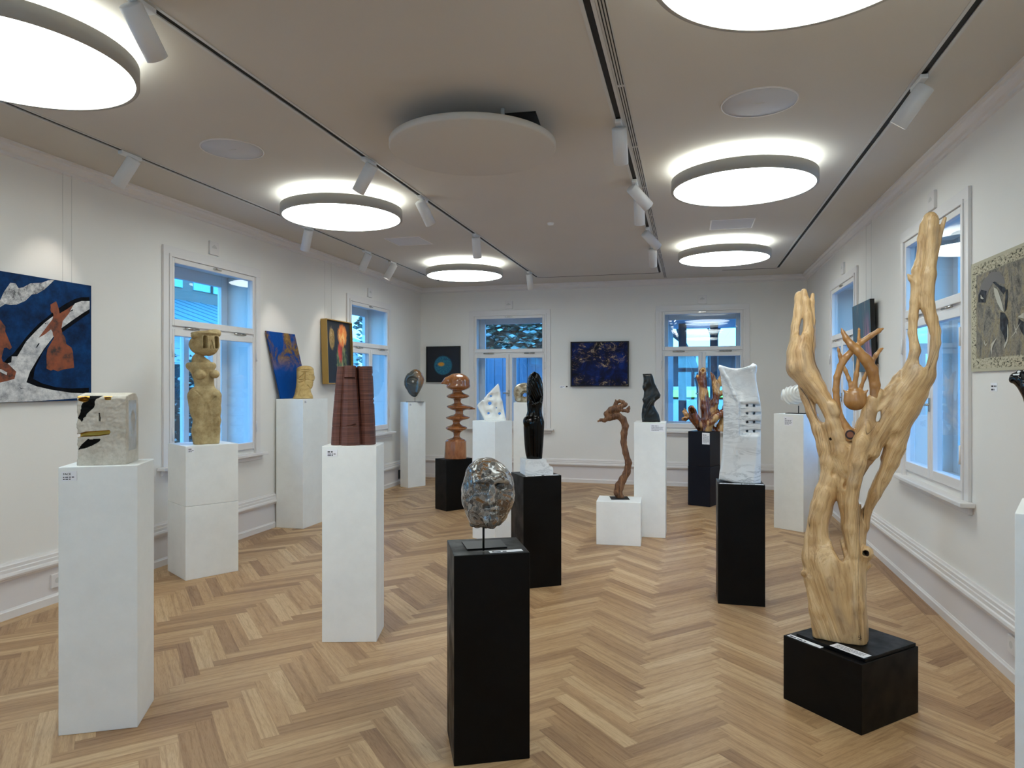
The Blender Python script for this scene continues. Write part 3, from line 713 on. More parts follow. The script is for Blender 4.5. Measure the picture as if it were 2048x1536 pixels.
# neighbouring house seen through the side windows
def house(name, x0, x1, y0, y1, label, side, zr=4.2):
    e = empty(name, (0, 0, -.35)); tag(e, label, 'house'); m = flat(name + '_siding', (205, 208, 212), .75)
    mb = MB(); mb.box((x0, y0, 0), (x1, y1, zr)); z = .15
    xf = x1 if side > 0 else x0
    while z < zr: mb.prism([(xf, y0, z), (xf + .02 * side, y0, z), (xf, y0, z + .17)], (0, y1 - y0, 0)); z += .18
    z = .15
    while z < zr: mb.prism([(x0, y0, z), (x0, y0 - .02, z), (x0, y0, z + .17)], (x1 - x0, 0, 0)); z += .18
    mb.build('siding', m, e)
    return e
e = house('garden_house', -17, -12.4, 9.0, 24, 'pale house beyond the hedge outside the window behind the stone woman', 1, 3.4)
mb = MB(); mb.prism([(-12.0, 9, 3.35), (-12.0, 9, 3.42), (-15.5, 9, 4.6), (-15.5, 9, 4.5)], (0, 16, 0))
for i in range(24): mb.box((-.02, -.02, 0), (.02, .02, 3.7), M=Matrix.Translation((-12.0, 9.3 + i * .65, 3.42)) @ Matrix.Rotation(-math.atan2(3.5, 1.18), 4, 'Y'))
mb.build('metal_roof', flat('metal_roof', (120, 150, 150), .4, metal=.4), e)
mb = MB(); mb.box((-16, 9, 4.6), (-15.6, 24, 7.6)); mb.build('upper_wall', flat('upper_wall', (140, 120, 105), .8), e)
for i in range(6):
    y = 10 + i * 2.2; mb = MB(); mb.box((-15.62, y, 5.0), (-15.56, y + 1.7, 7.2)); w1 = mb.build('upper_window', flat('win_blue', (150, 200, 215), .2), e)
    mb = MB(); mb.box((-15.57, y + .8, 5.0), (-15.53, y + .9, 7.2)); mb.box((-15.57, y, 6.0), (-15.53, y + 1.7, 6.1)); mb.build('glazing_bar', flat('bar_brown', (80, 58, 48), .7), w1)
house('side_house', 4.6, 9, 9.5, 26, 'pale boarded house outside the windows behind the tree sculpture', -1, 3.2)
leafy('side_hedge', ((2.9, 13, -.3), (3.9, 16.5, 1.1)), 3500, .05, GRN, 'low hedge outside the window beside the striped canvas', 5, ((3.1, 13, -.35), (3.8, 16.5, 1.0)))

# ------------------------------------------------------------------ plinths
P = {}
def plinth(key, N, phi, eu, ev, h, mat, label, group, seam=None, lid=None):
    ph = math.radians(phi); u = Vector((math.cos(ph), math.sin(ph), 0)); v = Vector((-math.sin(ph), math.cos(ph), 0))
    c = Vector((N[0], N[1], 0)) + u * eu / 2 + v * ev / 2; w_, d_ = abs(eu), abs(ev)
    P[key] = dict(c=c, ph=ph, w=w_, d=d_, h=h)
    if seam or lid:
        e = empty('plinth', c, ph); tag(e, label, 'plinth', group)
        if seam:
            mb = MB(); mb.box((-w_/2, -d_/2, 0), (w_/2, d_/2, seam - .001), bev=.003); mb.build('lower_block', mat, e)
            mb = MB(); mb.box((-w_/2 + .002, -d_/2 + .001, seam + .001), (w_/2 - .001, d_/2 - .001, h), bev=.003); mb.build('upper_block', mat, e)
        else:
            mb = MB(); mb.box((-w_/2, -d_/2, 0), (w_/2, d_/2, h), bev=.003); mb.build('body', mat, e)
            mb = MB(); mb.box(lid[0], lid[1], bev=.002); mb.build('top_slab', mat, e)
        return e
    mb = MB(); mb.box((-w_/2, -d_/2, 0), (w_/2, d_/2, h), bev=.003); o = mb.build('plinth', mat, loc=c, rot=ph); tag(o, label, 'plinth', group); return o
GW, GB = 'white plinths', 'black plinths'
plinth('1', (-2.49, 2.636), 28.5, -.327, .285, 1.222, M['pw'], 'white plinth under the stone face block', GW)
plinth('2', (-3.965, 4.695), -31, -.43, .432, 1.092, M['pw'], 'white two-block plinth under the headed stone woman', GW, seam=.60)
plinth('3', (-4.132, 6.705), 0, -.338, .53, 1.432, M['pw'], 'white plinth carrying the leaning blue canvas and carved bust', GW)
plinth('4', (-1.881, 3.883), 15.5, -.337, .27, 1.215, M['pw'], 'white plinth under the brown ribbed towers', GW)
Np = on_z(816, 976, 0); plinth('5', (Np.x, Np.y), -30, -.20, .34, 1.318, M['pw'], 'slim white plinth in the far corner under the one-eyed stone head', GW)
plinth('6', (-2.957, 8.08), -36, -.26, .40, .645, M['pb'], 'low black plinth under the stacked wooden mushroom carving', GB)
plinth('7', (-.955, 2.70), 25.5, .325, .30, .881, M['pb'], 'scuffed black plinth under the polished stone head, closest of all plinths', GB)
plinth('8', (-1.256, 5.17), 33, .32, .31, .876, M['pb'], 'black plinth under the glossy black figure', GB)
plinth('9', (-.905, 6.80), 2.5, .437, .37, .43, M['pw'], 'low white cube plinth under the driftwood bird', GW)
plinth('10', (-.569, 7.25), 0, .323, .33, 1.199, M['pw'], 'tall white plinth under the small dark angular torso', GW)
Np = on_z(1420, 1014.5, 0); plinth('11', (Np.x, Np.y), -22, -.30, .38, .975, M['navy'], 'dark navy two-block plinth under the red root sculpture', GB, seam=.52)
plinth('12', (.197, 5.19), 0.6, .325, .30, .873, M['pb'], 'black plinth under the tall white marble wave', GB)
plinth('13', (1.183, 7.908), -35, -.34, .34, 1.27, M['pw'], 'white plinth under the pale shell-like stone on a rod', GW)
plinth('14', (.754, 3.403), -46, -.424, .448, .323, M['pb'], 'low wide black plinth with a thin slab under the tree sculpture', GB, lid=((-.165, -.185, .323), (.205, .215, .339)))
Np = at_depth(990, 6.9, 0); plinth('16', (Np.x, Np.y), -25, -.31, .27, 1.22, M['pw'], 'white plinth under the white stone triangle with holes', GW)
Np = at_depth(1027, 8.4, 0); plinth('17', (Np.x, Np.y), 8, .33, .33, 1.372, M['pw'], 'tallest white plinth under the beige stone with a hole', GW)
Np = at_depth(2029.5, 2.13, 0); plinth('15', (Np.x, Np.y), -25, .36, .36, 1.198, M['pw'], 'white plinth cut off by the picture edge under the glossy dark stone', GW)

# caption cards
def words_mb(mb, x0, x1, z, h, y, seed, mi=0, cover=.9):
    r = random.Random(seed); x = x0
    while x < x1 - h:
        w_ = min(r.uniform(1.2, 5) * h, x1 - x); mb.poly([(x, y, z), (x + w_, y, z), (x + w_, y, z + h), (x, y, z + h)], mi); x += w_ + h * .7
        if r.random() > cover: break
def text_mesh(txt, size, bold=True):
    c = bpy.data.curves.new('t', 'FONT'); c.body = txt; c.size = size; c.offset = size * .02 if bold else 0
    o = bpy.data.objects.new('t', c); col.objects.link(o); me = bpy.data.meshes.new_from_object(o); bpy.data.objects.remove(o)
    return me
def card(loc, rz, w_, h_, label, lines, title=None, flatly=False, seed=1, mark=False, thick=.0015):
    e = empty('caption_card', loc, rot=(-PI/2 if flatly else 0, 0, rz)) if flatly else empty('caption_card', loc, rz)
    tag(e, label, 'caption card', 'caption cards')
    mb = MB(); mb.box((-w_/2, -thick, -h_/2), (w_/2, 0, h_/2)); mb.build('card', M['paper'], e)
    mb = MB(); y = -thick - .0003; top = h_/2 - .12 * h_
    lh = (h_ * .76) / (lines + (1.6 if title is not None else 0)); z = top
    if title is not None:
        z -= lh * 1.3
        if title: 
            tm = text_mesh(title, lh * 1.5); tm.transform(Matrix.Translation((-w_/2 + .1 * w_, y, z)) @ Matrix.Rotation(PI/2, 4, 'X')); mb.bm.from_mesh(tm)
        else: words_mb(mb, -w_/2 + .1*w_, .08 * w_, z, lh * .8, y, seed)
        z -= lh * .3
    for i in range(lines):
        z -= lh; words_mb(mb, -w_/2 + .1*w_, w_/2 - .1*w_ - (.3*w_ if i == lines - 1 else 0), z, lh * .5, y, seed * 31 + i, cover=1)
    if mark: mb.poly([(-w_/2 + .01, y, h_/2 - .012), (-w_/2 + .02, y, h_/2 - .012), (-w_/2 + .02, y, h_/2 - .026), (-w_/2 + .01, y, h_/2 - .026)])
    mb.build('lettering', M['ink'] if lines < 4 else M['inkgrey'], e)
    return e
def face_card(k, face, along, top_off, w_, h_, label, lines, title=None, seed=1):
    p = P[k]; R = Matrix.Rotation(p['ph'], 4, 'Z'); zz = p['h'] - top_off - h_/2
    if face == 'f': lo, r = Vector((along, -p['d']/2 - .0008, zz)), p['ph']
    elif face == 'r': lo, r = Vector((p['w']/2 + .0008, along, zz)), p['ph'] + PI/2
    else: lo, r = Vector((-p['w']/2 - .0008, along, zz)), p['ph'] - PI/2
    return card(p['c'] + R @ lo, r, w_, h_, label, lines, title, seed=seed)
def top_card(k, x, y, w_, h_, rz, label, lines, seed=1, mark=False, dz=.0008):
    p = P[k]; R = Matrix.Rotation(p['ph'], 4, 'Z'); q = p['c'] + R @ Vector((x, y, p['h'] + dz)); 
    e = card(q, 0, w_, h_, label, lines, None, seed=seed, mark=mark)
    e.rotation_euler = (Matrix.Rotation(p['ph'] + rz, 3, 'Z') @ Matrix.Rotation(-PI/2, 3, 'X')).to_euler(); return e
face_card('1', 'f', -.327/2 + .045, .02, .062, .043, 'caption card reading FACE on the plinth of the stone face block', 2, 'FACE', 1)
face_card('2', 'r', -.216 + .042, .012, .05, .04, 'caption card on the plinth of the stone woman', 2, '', 2)
face_card('3', 'r', -.265 + .05, .012, .05, .035, 'caption card on the plinth with the carved bust', 2, '', 3)
face_card('4', 'f', -.337/2 + .062, .022, .066, .043, 'caption card on the plinth of the brown towers', 2, '', 4)
face_card('5', 'r', -.17 + .05, .02, .05, .035, 'caption card on the far corner plinth', 2, '', 5)
face_card('10', 'f', .323/2 - .083, .018, .15, .078, 'wide text card on the plinth of the dark angular torso', 5, '', 6)
face_card('11', 'f', .30/2 - .055, .012, .10, .15, 'upright text card on the dark navy plinth', 8, '', 7)
face_card('13', 'f', .0, .03, .10, .095, 'text card on the plinth of the pale shell stone', 5, '', 8)
top_card('7', .065, -.115, .145, .032, .06, 'white strip card lying on the plinth of the polished stone head', 1, 9, True)
top_card('8', -.07, -.135, .13, .034, .0, 'white strip card lying before the glossy black figure, nearer the stone head', 1, 10)
top_card('8', .08, -.137, .12, .03, .0, 'white strip card lying before the glossy black figure, under the marble corner', 1, 11)
top_card('12', -.075, -.13, .15, .03, .0, 'white strip card at the edge of the marble wave plinth, nearer the window side', 1, 12)
top_card('12', .08, -.13, .15, .03, .0, 'white strip card at the edge of the marble wave plinth, nearer the tree', 1, 13)
top_card('14', -.10, -.203, .19, .028, .0, 'narrow white strip card on the black plinth under the tree', 1, 14, True)
top_card('14', .11, -.155, .175, .058, .0, 'large text card on the slab at the foot of the tree', 5, 15, dz=.0168)

# ------------------------------------------------------------------ paintings
def pc(px, py, X): v = on_x(px, py, X); return (v.y, v.z)
def hang_wires(name, pts, label):
    e = empty(name, pts[0][0]); tag(e, label, 'hanging wire', 'picture hanging wires'); o = Vector(pts[0][0])
    for a, b in pts:
        mb = MB(); mb.cyl(Vector(a) - o, Vector(b) - o, .0012, n=6); mb.build('wire', M['rail_white'], e)
# blue painting with rust dancers (plane x = XL + .035)
XD = XL + .032; z2 = lambda u, v: pc(u / 3.938, 500 + v / 3.938, XD)
y0d, y1d, z0d, z1d = 2.90, 4.275, 1.475, 2.358
e = empty('dancer_painting', (XL + .004, (y0d + y1d)/2, (z0d+z1d)/2), PI/2)
tag(e, 'large blue canvas with rust-coloured dancers and white swirl', 'painting')
cy, cz = (y0d+y1d)/2, (z0d+z1d)/2
mb = MB(); mb.box((y0d - cy, -.028, z0d - cz), (y1d - cy, 0, z1d - cz), bev=.002)
def lay(pts, d, mi): mb.poly([(min(a, y1d - .001) - cy, -.028 - d, min(max(b, z0d + .001), z1d - .001) - cz) for a, b in pts], mi)
m = Mat('canvas_blue', rough=.7, spec=.15); v = m.co(); nn = m.noise(v, 9, 6, .7); m.col(m.ramp(nn, [(.3, lin(4, 20, 44)), (.5, lin(4, 42, 84)), (.68, lin(7, 58, 108))])); mblue = m.m
m = Mat('paint_black', rough=.8, spec=.1); m.col(m.ramp(m.noise(m.co(), 20, 4), [(.4, lin(4, 5, 8)), (.7, lin(12, 16, 26))])); mblk = m.m
m = Mat('paint_white', rough=.7); v = m.co(); m.col(m.ramp(m.noise(v, 12, 8, .75), [(.28, lin(90, 92, 96)), (.42, lin(165, 165, 168)), (.6, lin(215, 214, 212))])); m.bump(m.noise(v, 60, 4), .3, .002); mwh = m.m
m = Mat('paint_cloud', rough=.7); v = m.co(); m.col(m.ramp(m.noise(v, 14, 8, .8), [(.36, lin(40, 40, 44)), (.46, lin(150, 150, 152)), (.62, lin(215, 214, 212))])); mcl = m.m
m = Mat('paint_rust', rough=.6); v = m.co(); m.col(m.ramp(m.noise(v, 10, 6, .7), [(.36, lin(40, 26, 20)), (.5, lin(122, 58, 24)), (.7, lin(146, 74, 32))])); mru = m.m
dark = [(705,372),(640,372),(590,385),(520,420),(430,480),(370,530),(300,585),(210,680),(150,760),(100,820),(60,850),(0,920),(0,1060),(200,1080),(300,1090),(420,1120),(560,1140),(700,1120),(700,1085),(560,1090),(440,1080),(330,1050),(262,1015),(275,930),(340,800),(420,690),(500,640),(600,570),(705,495)]
lay([z2(*p) for p in dark], .0006, 1)
sw = [(705,402),(640,402),(590,420),(550,470),(500,500),(440,520),(412,525),(350,572),(280,640),(205,720),(170,780),(135,838),(92,838),(88,885),(40,900),(0,940),(-120,1000),(-120,1198),(0,1200),(300,1190),(640,1165),(690,1130),(560,1125),(400,1100),(290,1075),(207,1042),(235,960),(300,850),(345,780),(430,670),(480,618),(560,560),(640,505),(705,465)]
lay([z2(*p) for p in sw], .0012, 2)
lay([z2(*p) for p in [(0,395),(30,330),(80,258),(120,262),(145,300),(180,295),(240,262),(330,258),(380,238),(430,232),(400,262),(350,310),(290,345),(250,350),(200,400),(130,430),(80,432),(40,425),(0,450),(-200,520),(-200,430)]], .0012, 3)
dn = [(440,404),(396,430),(398,455),(394,470),(402,492),(414,494),(420,512),(410,548),(385,580),(302,692),(350,665),(400,625),(412,645),(416,670),(425,690),(372,780),(364,830),(365,935),(400,950),(418,942),(455,956),(500,940),(582,928),(572,800),(560,768),(520,740),(512,690),(490,655),(482,622),(492,560),(545,495),(575,432),(520,470),(468,500),(462,470),(455,440)]
lay([z2(*p) for p in dn], .002, 4)
dl = [(-150,560),(0,548),(30,590),(42,606),(38,640),(60,690),(92,768),(75,785),(50,768),(30,772),(22,800),(10,850),(20,880),(60,895),(126,958),(112,1015),(60,1030),(0,1044),(-150,1080),(-150,960),(0,960),(50,985),(55,965),(20,945),(0,935),(-150,900)]
lay([z2(*p) for p in dl], .002, 4)
for q in [[(280,770),(300,735),(312,735),(290,768)],[(345,568),(362,580),(358,586)],[(190,715),(214,735),(200,728)],[(540,490),(575,465),(570,480)],[(150,1082),(205,1098),(160,1090)]]: lay([z2(*p) for p in q], .0016, 1)
mb.build('canvas', [mblue, mblk, mwh, mcl, mru], e)
hang_wires('hanging_wire', [((XL + .02, pc(139, 540, XL)[0], 2.35), (XL + .02, pc(139, 540, XL)[0], 3.16)), ((XL + .02, pc(121, 540, XL)[0], 2.35), (XL + .02, pc(121, 540, XL)[0], 3.16))], 'thin wires holding up the blue dancer painting')
# gold-framed floral painting
e = empty('floral_painting', (XL + .02, 8.03, 2.01), PI/2); e.rotation_euler = (-.035, 0, PI/2); tag(e, 'dark floral painting in a gold frame beside the window', 'painting')
hw, hh = .325, .40
mb = MB(); dpt = -.085
for a, b in (((-hw - .012, dpt, -hh - .012), (-hw, 0, hh + .012)), ((hw, dpt, -hh - .012), (hw + .012, 0, hh + .012)), ((-hw, dpt, hh), (hw, 0, hh + .012)), ((-hw, dpt, -hh - .012), (hw, 0, -hh))): mb.box(a, b, bev=.002)
mb.build('frame', flat('gold_frame', (176, 142, 78), .45, metal=.35), e)
m = Mat('floral_canvas', rough=.5); v = m.co((1.0, 1.0, .55), (0, .35, 0)); x_, y_, z_ = m.sep(m.co())
n1 = m.noise(v, 9, 7, .75, 1.2); n2 = m.noise(m.co((4, 1, .8), (0, -.4, 0)), 8, 5, .7)
def blob(cx, cz, rx, rz):
    a = m.math('DIVIDE', m.math('SUBTRACT', x_, cx), rx); b = m.math('DIVIDE', m.math('SUBTRACT', z_, cz), rz)
    d = m.math('ADD', m.math('MULTIPLY', a, a), m.math('MULTIPLY', b, b)); d = m.math('ADD', d, m.math('MULTIPLY', m.math('SUBTRACT', n1, .5), 3.2))
    return m.math('MULTIPLY', m.math('SUBTRACT', 1.1, d), 2.0, clamp=True)
c = m.ramp(n1, [(.4, lin(7, 12, 22)), (.7, lin(16, 30, 44))])
grn = m.ramp(n2, [(.42, lin(14, 24, 24)), (.5, lin(90, 110, 70)), (.6, lin(140, 130, 80))])
c = m.mix(blob(.08, -.10, .14, .26), c, grn)
c = m.mix(blob(.05, .02, .06, .16), c, m.ramp(n2, [(.4, lin(120, 24, 26)), (.6, lin(190, 60, 44))]))
c = m.mix(blob(.12, .22, .13, .15), c, m.ramp(n1, [(.35, lin(190, 70, 24)), (.5, lin(212, 120, 40)), (.62, lin(230, 190, 120))]))
c = m.mix(blob(-.16, .18, .07, .15), c, m.ramp(n1, [(.35, lin(60, 60, 34)), (.5, lin(150, 120, 60)), (.65, lin(200, 180, 150))]))
m.col(c); mb = MB(); mb.box((-hw, -.05, -hh), (hw, -.03, hh)); mb.build('canvas', m.m, e)
ya = pc(651, 640, XL + .03)[0]; hang_wires('hanging_wire', [((XL + .02, ya, 2.40), (XL + .02, ya, 3.16)), ((XL + .02, ya + .16, 2.40), (XL + .02, ya + .16, 3.16))], 'thin wires above the gold-framed floral painting')
# square painting with the blue disc
e = empty('disc_painting', (-4.073, YB - .004, 1.937)); tag(e, 'square dark painting of a glowing turquoise disc with orange centre', 'painting')
mb = MB(); q = .305
for a, b in (((-q, -.045, -q), (-q + .016, 0, q)), ((q - .016, -.045, -q), (q, 0, q)), ((-q + .016, -.045, q - .016), (q - .016, 0, q)), ((-q + .016, -.045, -q), (q - .016, 0, -q + .016))): mb.box(a, b)
mb.build('frame', M['black'], e)
m = Mat('disc_canvas', rough=.45); x_, y_, z_ = m.sep(m.co(loc=(.0, 0, .0))); xx = m.math('ADD', x_, .0); zz = m.math('ADD', z_, .02)
r2 = m.math('SQRT', m.math('ADD', m.math('MULTIPLY', xx, xx), m.math('MULTIPLY', zz, zz)))
ang = m.math('ARCTAN2', zz, xx); cb = m.n.new('ShaderNodeCombineXYZ'); m.l.new(m.math('MULTIPLY', ang, 4), cb.inputs[0]); m.l.new(m.math('MULTIPLY', r2, 10), cb.inputs[1])
nr = m.noise(cb.outputs[0], 2.2, 5, .7); rr = m.math('ADD', r2, m.math('MULTIPLY', m.math('SUBTRACT', nr, .5), .05))
ringc = m.ramp(nr, [(.3, lin(10, 34, 80)), (.45, lin(18, 80, 120)), (.6, lin(26, 120, 130)), (.75, lin(90, 150, 160))])
c = m.mix(m.ramp(rr, [(.148, (1,)*3), (.172, (0,)*3)]), lin(5, 12, 28), ringc)
x2 = m.math('ADD', x_, .035); a = m.math('MULTIPLY', m.math('MULTIPLY', x2, x2), .35); b = m.math('MULTIPLY', z_, z_); r3 = m.math('ADD', m.math('SQRT', m.math('ADD', a, b)), m.math('MULTIPLY', m.math('SUBTRACT', nr, .5), .06))
c = m.mix(m.ramp(r3, [(.026, (1,)*3), (.04, (0,)*3)]), c, m.ramp(nr, [(.35, lin(120, 140, 50)), (.5, lin(220, 150, 40)), (.65, lin(210, 90, 30))]))
m.col(c); mb = MB(); mb.box((-q + .016, -.035, -q + .016), (q - .016, -.01, q - .016)); mb.build('canvas', m.m, e)
# wide dark blue painting
e = empty('galaxy_painting', (-1.408, YB - .004, 1.922)); tag(e, 'wide abstract dark blue painting with pale gold splashes in a black frame', 'painting')
hw, hh = .467, .362; mb = MB()
for a, b in (((-hw, -.05, -hh), (-hw + .018, 0, hh)), ((hw - .018, -.05, -hh), (hw, 0, hh)), ((-hw + .018, -.05, hh - .018), (hw - .018, 0, hh)), ((-hw + .018, -.05, -hh), (hw - .018, 0, -hh + .018))): mb.box(a, b)
mb.build('frame', M['black'], e)
m = Mat('galaxy_canvas', rough=.6, spec=.2); v = m.co(); n1 = m.noise(v, 4.2, 5, .7, .6); n2 = m.noise(m.co((1, 1, 1.4), (0, .5, 0), (3, 0, 1)), 7, 9, .85, 1.5); n3 = m.noise(m.co(loc=(7, 2, 5)), 3.0, 2)
c = m.ramp(n1, [(.36, lin(4, 6, 16)), (.5, lin(8, 18, 62)), (.66, lin(12, 42, 110))])
msk = m.math('MULTIPLY', m.ramp(n3, [(.44, (0,)*3), (.54, (1,)*3)]), m.ramp(n2, [(.53, (0,)*3), (.58, (1,)*3)]))
c = m.mix(msk, c, m.ramp(n2, [(.55, lin(150, 120, 80)), (.66, lin(225, 215, 190))])); m.col(c)
mb = MB(); mb.box((-hw + .018, -.035, -hh + .018), (hw - .018, -.01, hh - .018)); mb.build('canvas', m.m, e)
for yy in (): pass
card((-2.02, YB - .0008, 1.553), 0, .085, .035, 'small wall label beside the wide dark blue painting', 2, None, seed=21)
mb = MB(); mb.cyl((0, 0, 0), (0, -.006, 0), .013, n=20); tag(mb.build('pin_dot', M['black'], loc=(-1.945, YB, 1.558)), 'small black dot beside the wide dark blue painting', 'pin')
# striped canvas on the opposite wall
c0 = 7.30; e = empty('striped_painting', (XR - .03, c0, 2.055), -PI/2); e.rotation_euler = (.03, 0, -PI/2); tag(e, 'narrow abstract canvas of teal and pink vertical streaks', 'painting')
m = Mat('striped_canvas', rough=.5); v = m.co((14, 1, 1.2)); n1 = m.noise(v, 1.4, 6, .7, .4); n2 = m.noise(m.co((9, 1, 2), loc=(3, 1, 4)), 1.5, 3); x_, y_, z_ = m.sep(m.co())
c = m.ramp(n1, [(.3, lin(24, 36, 48)), (.42, lin(40, 96, 104)), (.5, lin(60, 68, 88)), (.57, lin(44, 84, 92)), (.64, lin(128, 96, 100)), (.72, lin(120, 160, 140))])
c = m.mix(m.math('MULTIPLY', m.ramp(x_, [(.08, (0,)*3), (.2, (1,)*3)]), m.math('MULTIPLY', m.ramp(z_, [(-.0, (1,)*3), (.25, (0,)*3)]), m.ramp(n2, [(.4, (0,)*3), (.6, (1,)*3)]))), c, lin(170, 104, 128)); m.col(c)
mb = MB(); mb.box((-.355, -.04, -.335), (.355, -.002, .335), mi=1); mb.box((-.353, -.0412, -.333), (.353, -.04, .333)); mb.build('canvas', [m.m, M['black']], e)
mb = MB(); mb.box((.22, -.002, -.34), (.33, .028, -.27)); mb.build('wedge', flat('pine', (196, 160, 128), .7), e)
hang_wires('hanging_wire', [((XR - .02, 7.35, 2.39), (XR - .02, 7.35, 3.16)), ((XR - .02, 7.15, 2.39), (XR - .02, 7.15, 3.16))], 'thin wires above the streaked teal and pink canvas')
# tapestry
ya, yb_, za, zb = 3.55, 4.79, 1.675, 2.335; XT = XR - .012; cy, cz = (ya + yb_)/2, (za + zb)/2
e = empty('tapestry', (XR - .003, cy, cz), -PI/2); tag(e, 'beige textile with grey and black shapes and speckled border', 'tapestry')
m = Mat('tapestry_cloth', rough=.95, spec=.1); v = m.co(); x_, y_, z_ = m.sep(v); W2, H2 = (yb_-ya)/2, (zb-za)/2
ed = m.math('MINIMUM', m.math('SUBTRACT', W2, m.math('ABSOLUTE', x_)), m.math('SUBTRACT', H2, m.math('ABSOLUTE', z_)))
sp = m.noise(m.co((1, 1, 1.8)), 55, 3, .7); spk = m.ramp(sp, [(.40, lin(66, 64, 58)), (.46, lin(178, 170, 146)), (.62, lin(196, 188, 166))])
n1 = m.noise(m.co((1.6, 1, .8), (0, .5, 0)), 3.6, 6, .68, 2.4); inner = m.ramp(n1, [(.30, lin(48, 50, 56)), (.43, lin(108, 105, 102)), (.5, lin(136, 130, 120)), (.58, lin(146, 134, 108)), (.7, lin(172, 166, 152))])
ln = m.noise(m.co(loc=(4, 4, 4)), 9, 4, .6, 2.5); inner = m.mix(m.ramp(ln, [(.485, (0,)*3), (.5, (.8,)*3), (.515, (0,)*3)]), inner, lin(56, 54, 52))
inner = m.mix(.12, inner, spk); c = m.mix(m.ramp(ed, [(.075, (0,)*3), (.08, (1,)*3)]), spk, inner); c = m.mix(m.ramp(ed, [(.016, (1,)*3), (.02, (0,)*3)]), c, lin(186, 180, 158)); m.col(c)
m.bump(m.noise(v, 160, 2), .5, .003)
mdk = Mat('tapestry_dark', rough=.95); mdk.col(mdk.ramp(mdk.noise(mdk.co(), 30, 4), [(.4, lin(24, 28, 36)), (.7, lin(62, 66, 74))]))
mlt = flat('tapestry_light', (188, 184, 170), .95); mgr = flat('tapestry_grey', (118, 114, 112), .95)
mb = MB(); mb.box((-W2, -.008, -H2), (W2, 0, H2))
t6 = lambda u, v_: (lambda q: (-(q[0] - cy), -.0095, q[1] - cz))(pc(1940 + u / 5.48, 480 + v_ / 5.486, XT))
for pts, mi, dz in (([(90,685),(88,600),(110,520),(160,430),(235,350),(320,345),(370,410),(385,480),(350,480),(290,460),(250,470),(205,560),(175,620),(172,685),(130,690)], 3, 0),
    ([(92,685),(95,600),(125,545),(185,560),(175,620),(170,685)], 1, .0004), ([(250,465),(275,455),(330,500),(385,520),(390,560),(370,600),(340,560),(300,510)], 1, .0004),
    ([(262,520),(300,540),(325,600),(360,720),(372,790),(345,770),(300,690),(270,600)], 2, .0004), ([(335,790),(380,800),(420,880),(410,1050),(390,1130),(370,1050),(335,980),(330,880)], 1, .0004),
    ([(395,545),(415,540),(415,640),(400,760),(380,790),(385,680)], 1, .0004), ([(535,860),(592,900),(592,1050),(560,1000),(530,920)], 1, .0004), ([(525,845),(592,795),(592,860),(545,850)], 2, .0006),
    ([(120,600),(135,625),(155,645),(135,650),(118,640)], 2, .0008), ([(480,905),(500,1000),(440,1085),(445,1080),(505,1010),(520,1040),(510,990),(560,900),(505,980)], 2, .0006), ([(410,920),(425,980),(420,1100),(380,1190),(372,1160),(410,1080)], 2, .0006),
    ([(155,1090),(170,1150),(195,1125),(172,1165),(155,1130)], 2, .0006), ([(235,1140),(270,1100),(300,1060),(245,1180),(240,1260),(228,1200)], 2, .0006)):
    mb.poly([(a, b - dz, c_) for a, b, c_ in (t6(*p) for p in pts)], mi)
mb.build('cloth', [m.m, mdk.m, mlt, mgr], e)
card((XR - .0008, 4.49, 1.582), -PI/2, .085, .05, 'small wall label below the beige textile', 2, None, seed=22)
# steel floor plate glimpsed behind the tree
q = on_z(1737, 1143, 0); mb = MB(); mb.box((-.22, -.02, 0), (.10, .24, .008), bev=.002); tag(mb.build('floor_plate', M['plate'], loc=(q.x - .12, q.y + .02, 0), rot=.15), 'dark steel plate lying on the floor behind the tree sculpture', 'plate')
# ------------------------------------------------------------------ sculptures
def cam_depth(v): return -math.sin(YAW) * v.x + math.cos(YAW) * v.y
class Fr:
    """a thing's own frame: x across, y away, z up, worked in units of s metres; px, py are read off the photo"""
    def __init__(f, name, label, cat, px0, D, h, group=None):
        f.D = D; f.s = D / F; f.px0 = px0; f.py0 = 768 + (EYE - h) / f.s
        a = math.atan((px0 - 1024) / F); f.ca = math.cos(a); f.rz = YAW - a; f.sc = np.array([f.s * f.ca, f.s * f.ca, f.s])
        f.e = empty(name, at_depth(px0, D, h), f.rz); tag(f.e, label, cat, group)
    def p(f, px, py, y=0): return (px - f.px0, y, f.py0 - py)
    def P(f, ox, oy, k, u, v, y=0): return f.p(ox + u / k, oy + v / k, y)
def vox_obj(f, V, name, mat, parent=None, smooth=0):
    me = V.mesh(name, f.sc); o = mk(name, me, mat, parent or f.e); return o
def paint(o, fn):
    me = o.data; n = len(me.polygons); c = np.empty(n*3, np.float32); me.polygons.foreach_get('center', c); nr = np.empty(n*3, np.float32); me.polygons.foreach_get('normal', nr)
    me.polygons.foreach_set('material_index', fn(c.reshape(-1, 3), nr.reshape(-1, 3)).astype(np.int32)); me.update()
def in_poly(x, z, pts):
    ins = np.zeros(x.shape, bool); n = len(pts)
    for i in range(n):
        ax, az = pts[i]; bx, bz = pts[(i+1) % n]
        ins ^= ((az > z) != (bz > z)) & (x < (bx-ax) * (z-az) / (bz-az + 1e-12) + ax)
    return ins
def depth_of(k): return cam_depth(P[k]['c'])
SC = 'carved sculptures on plinths'

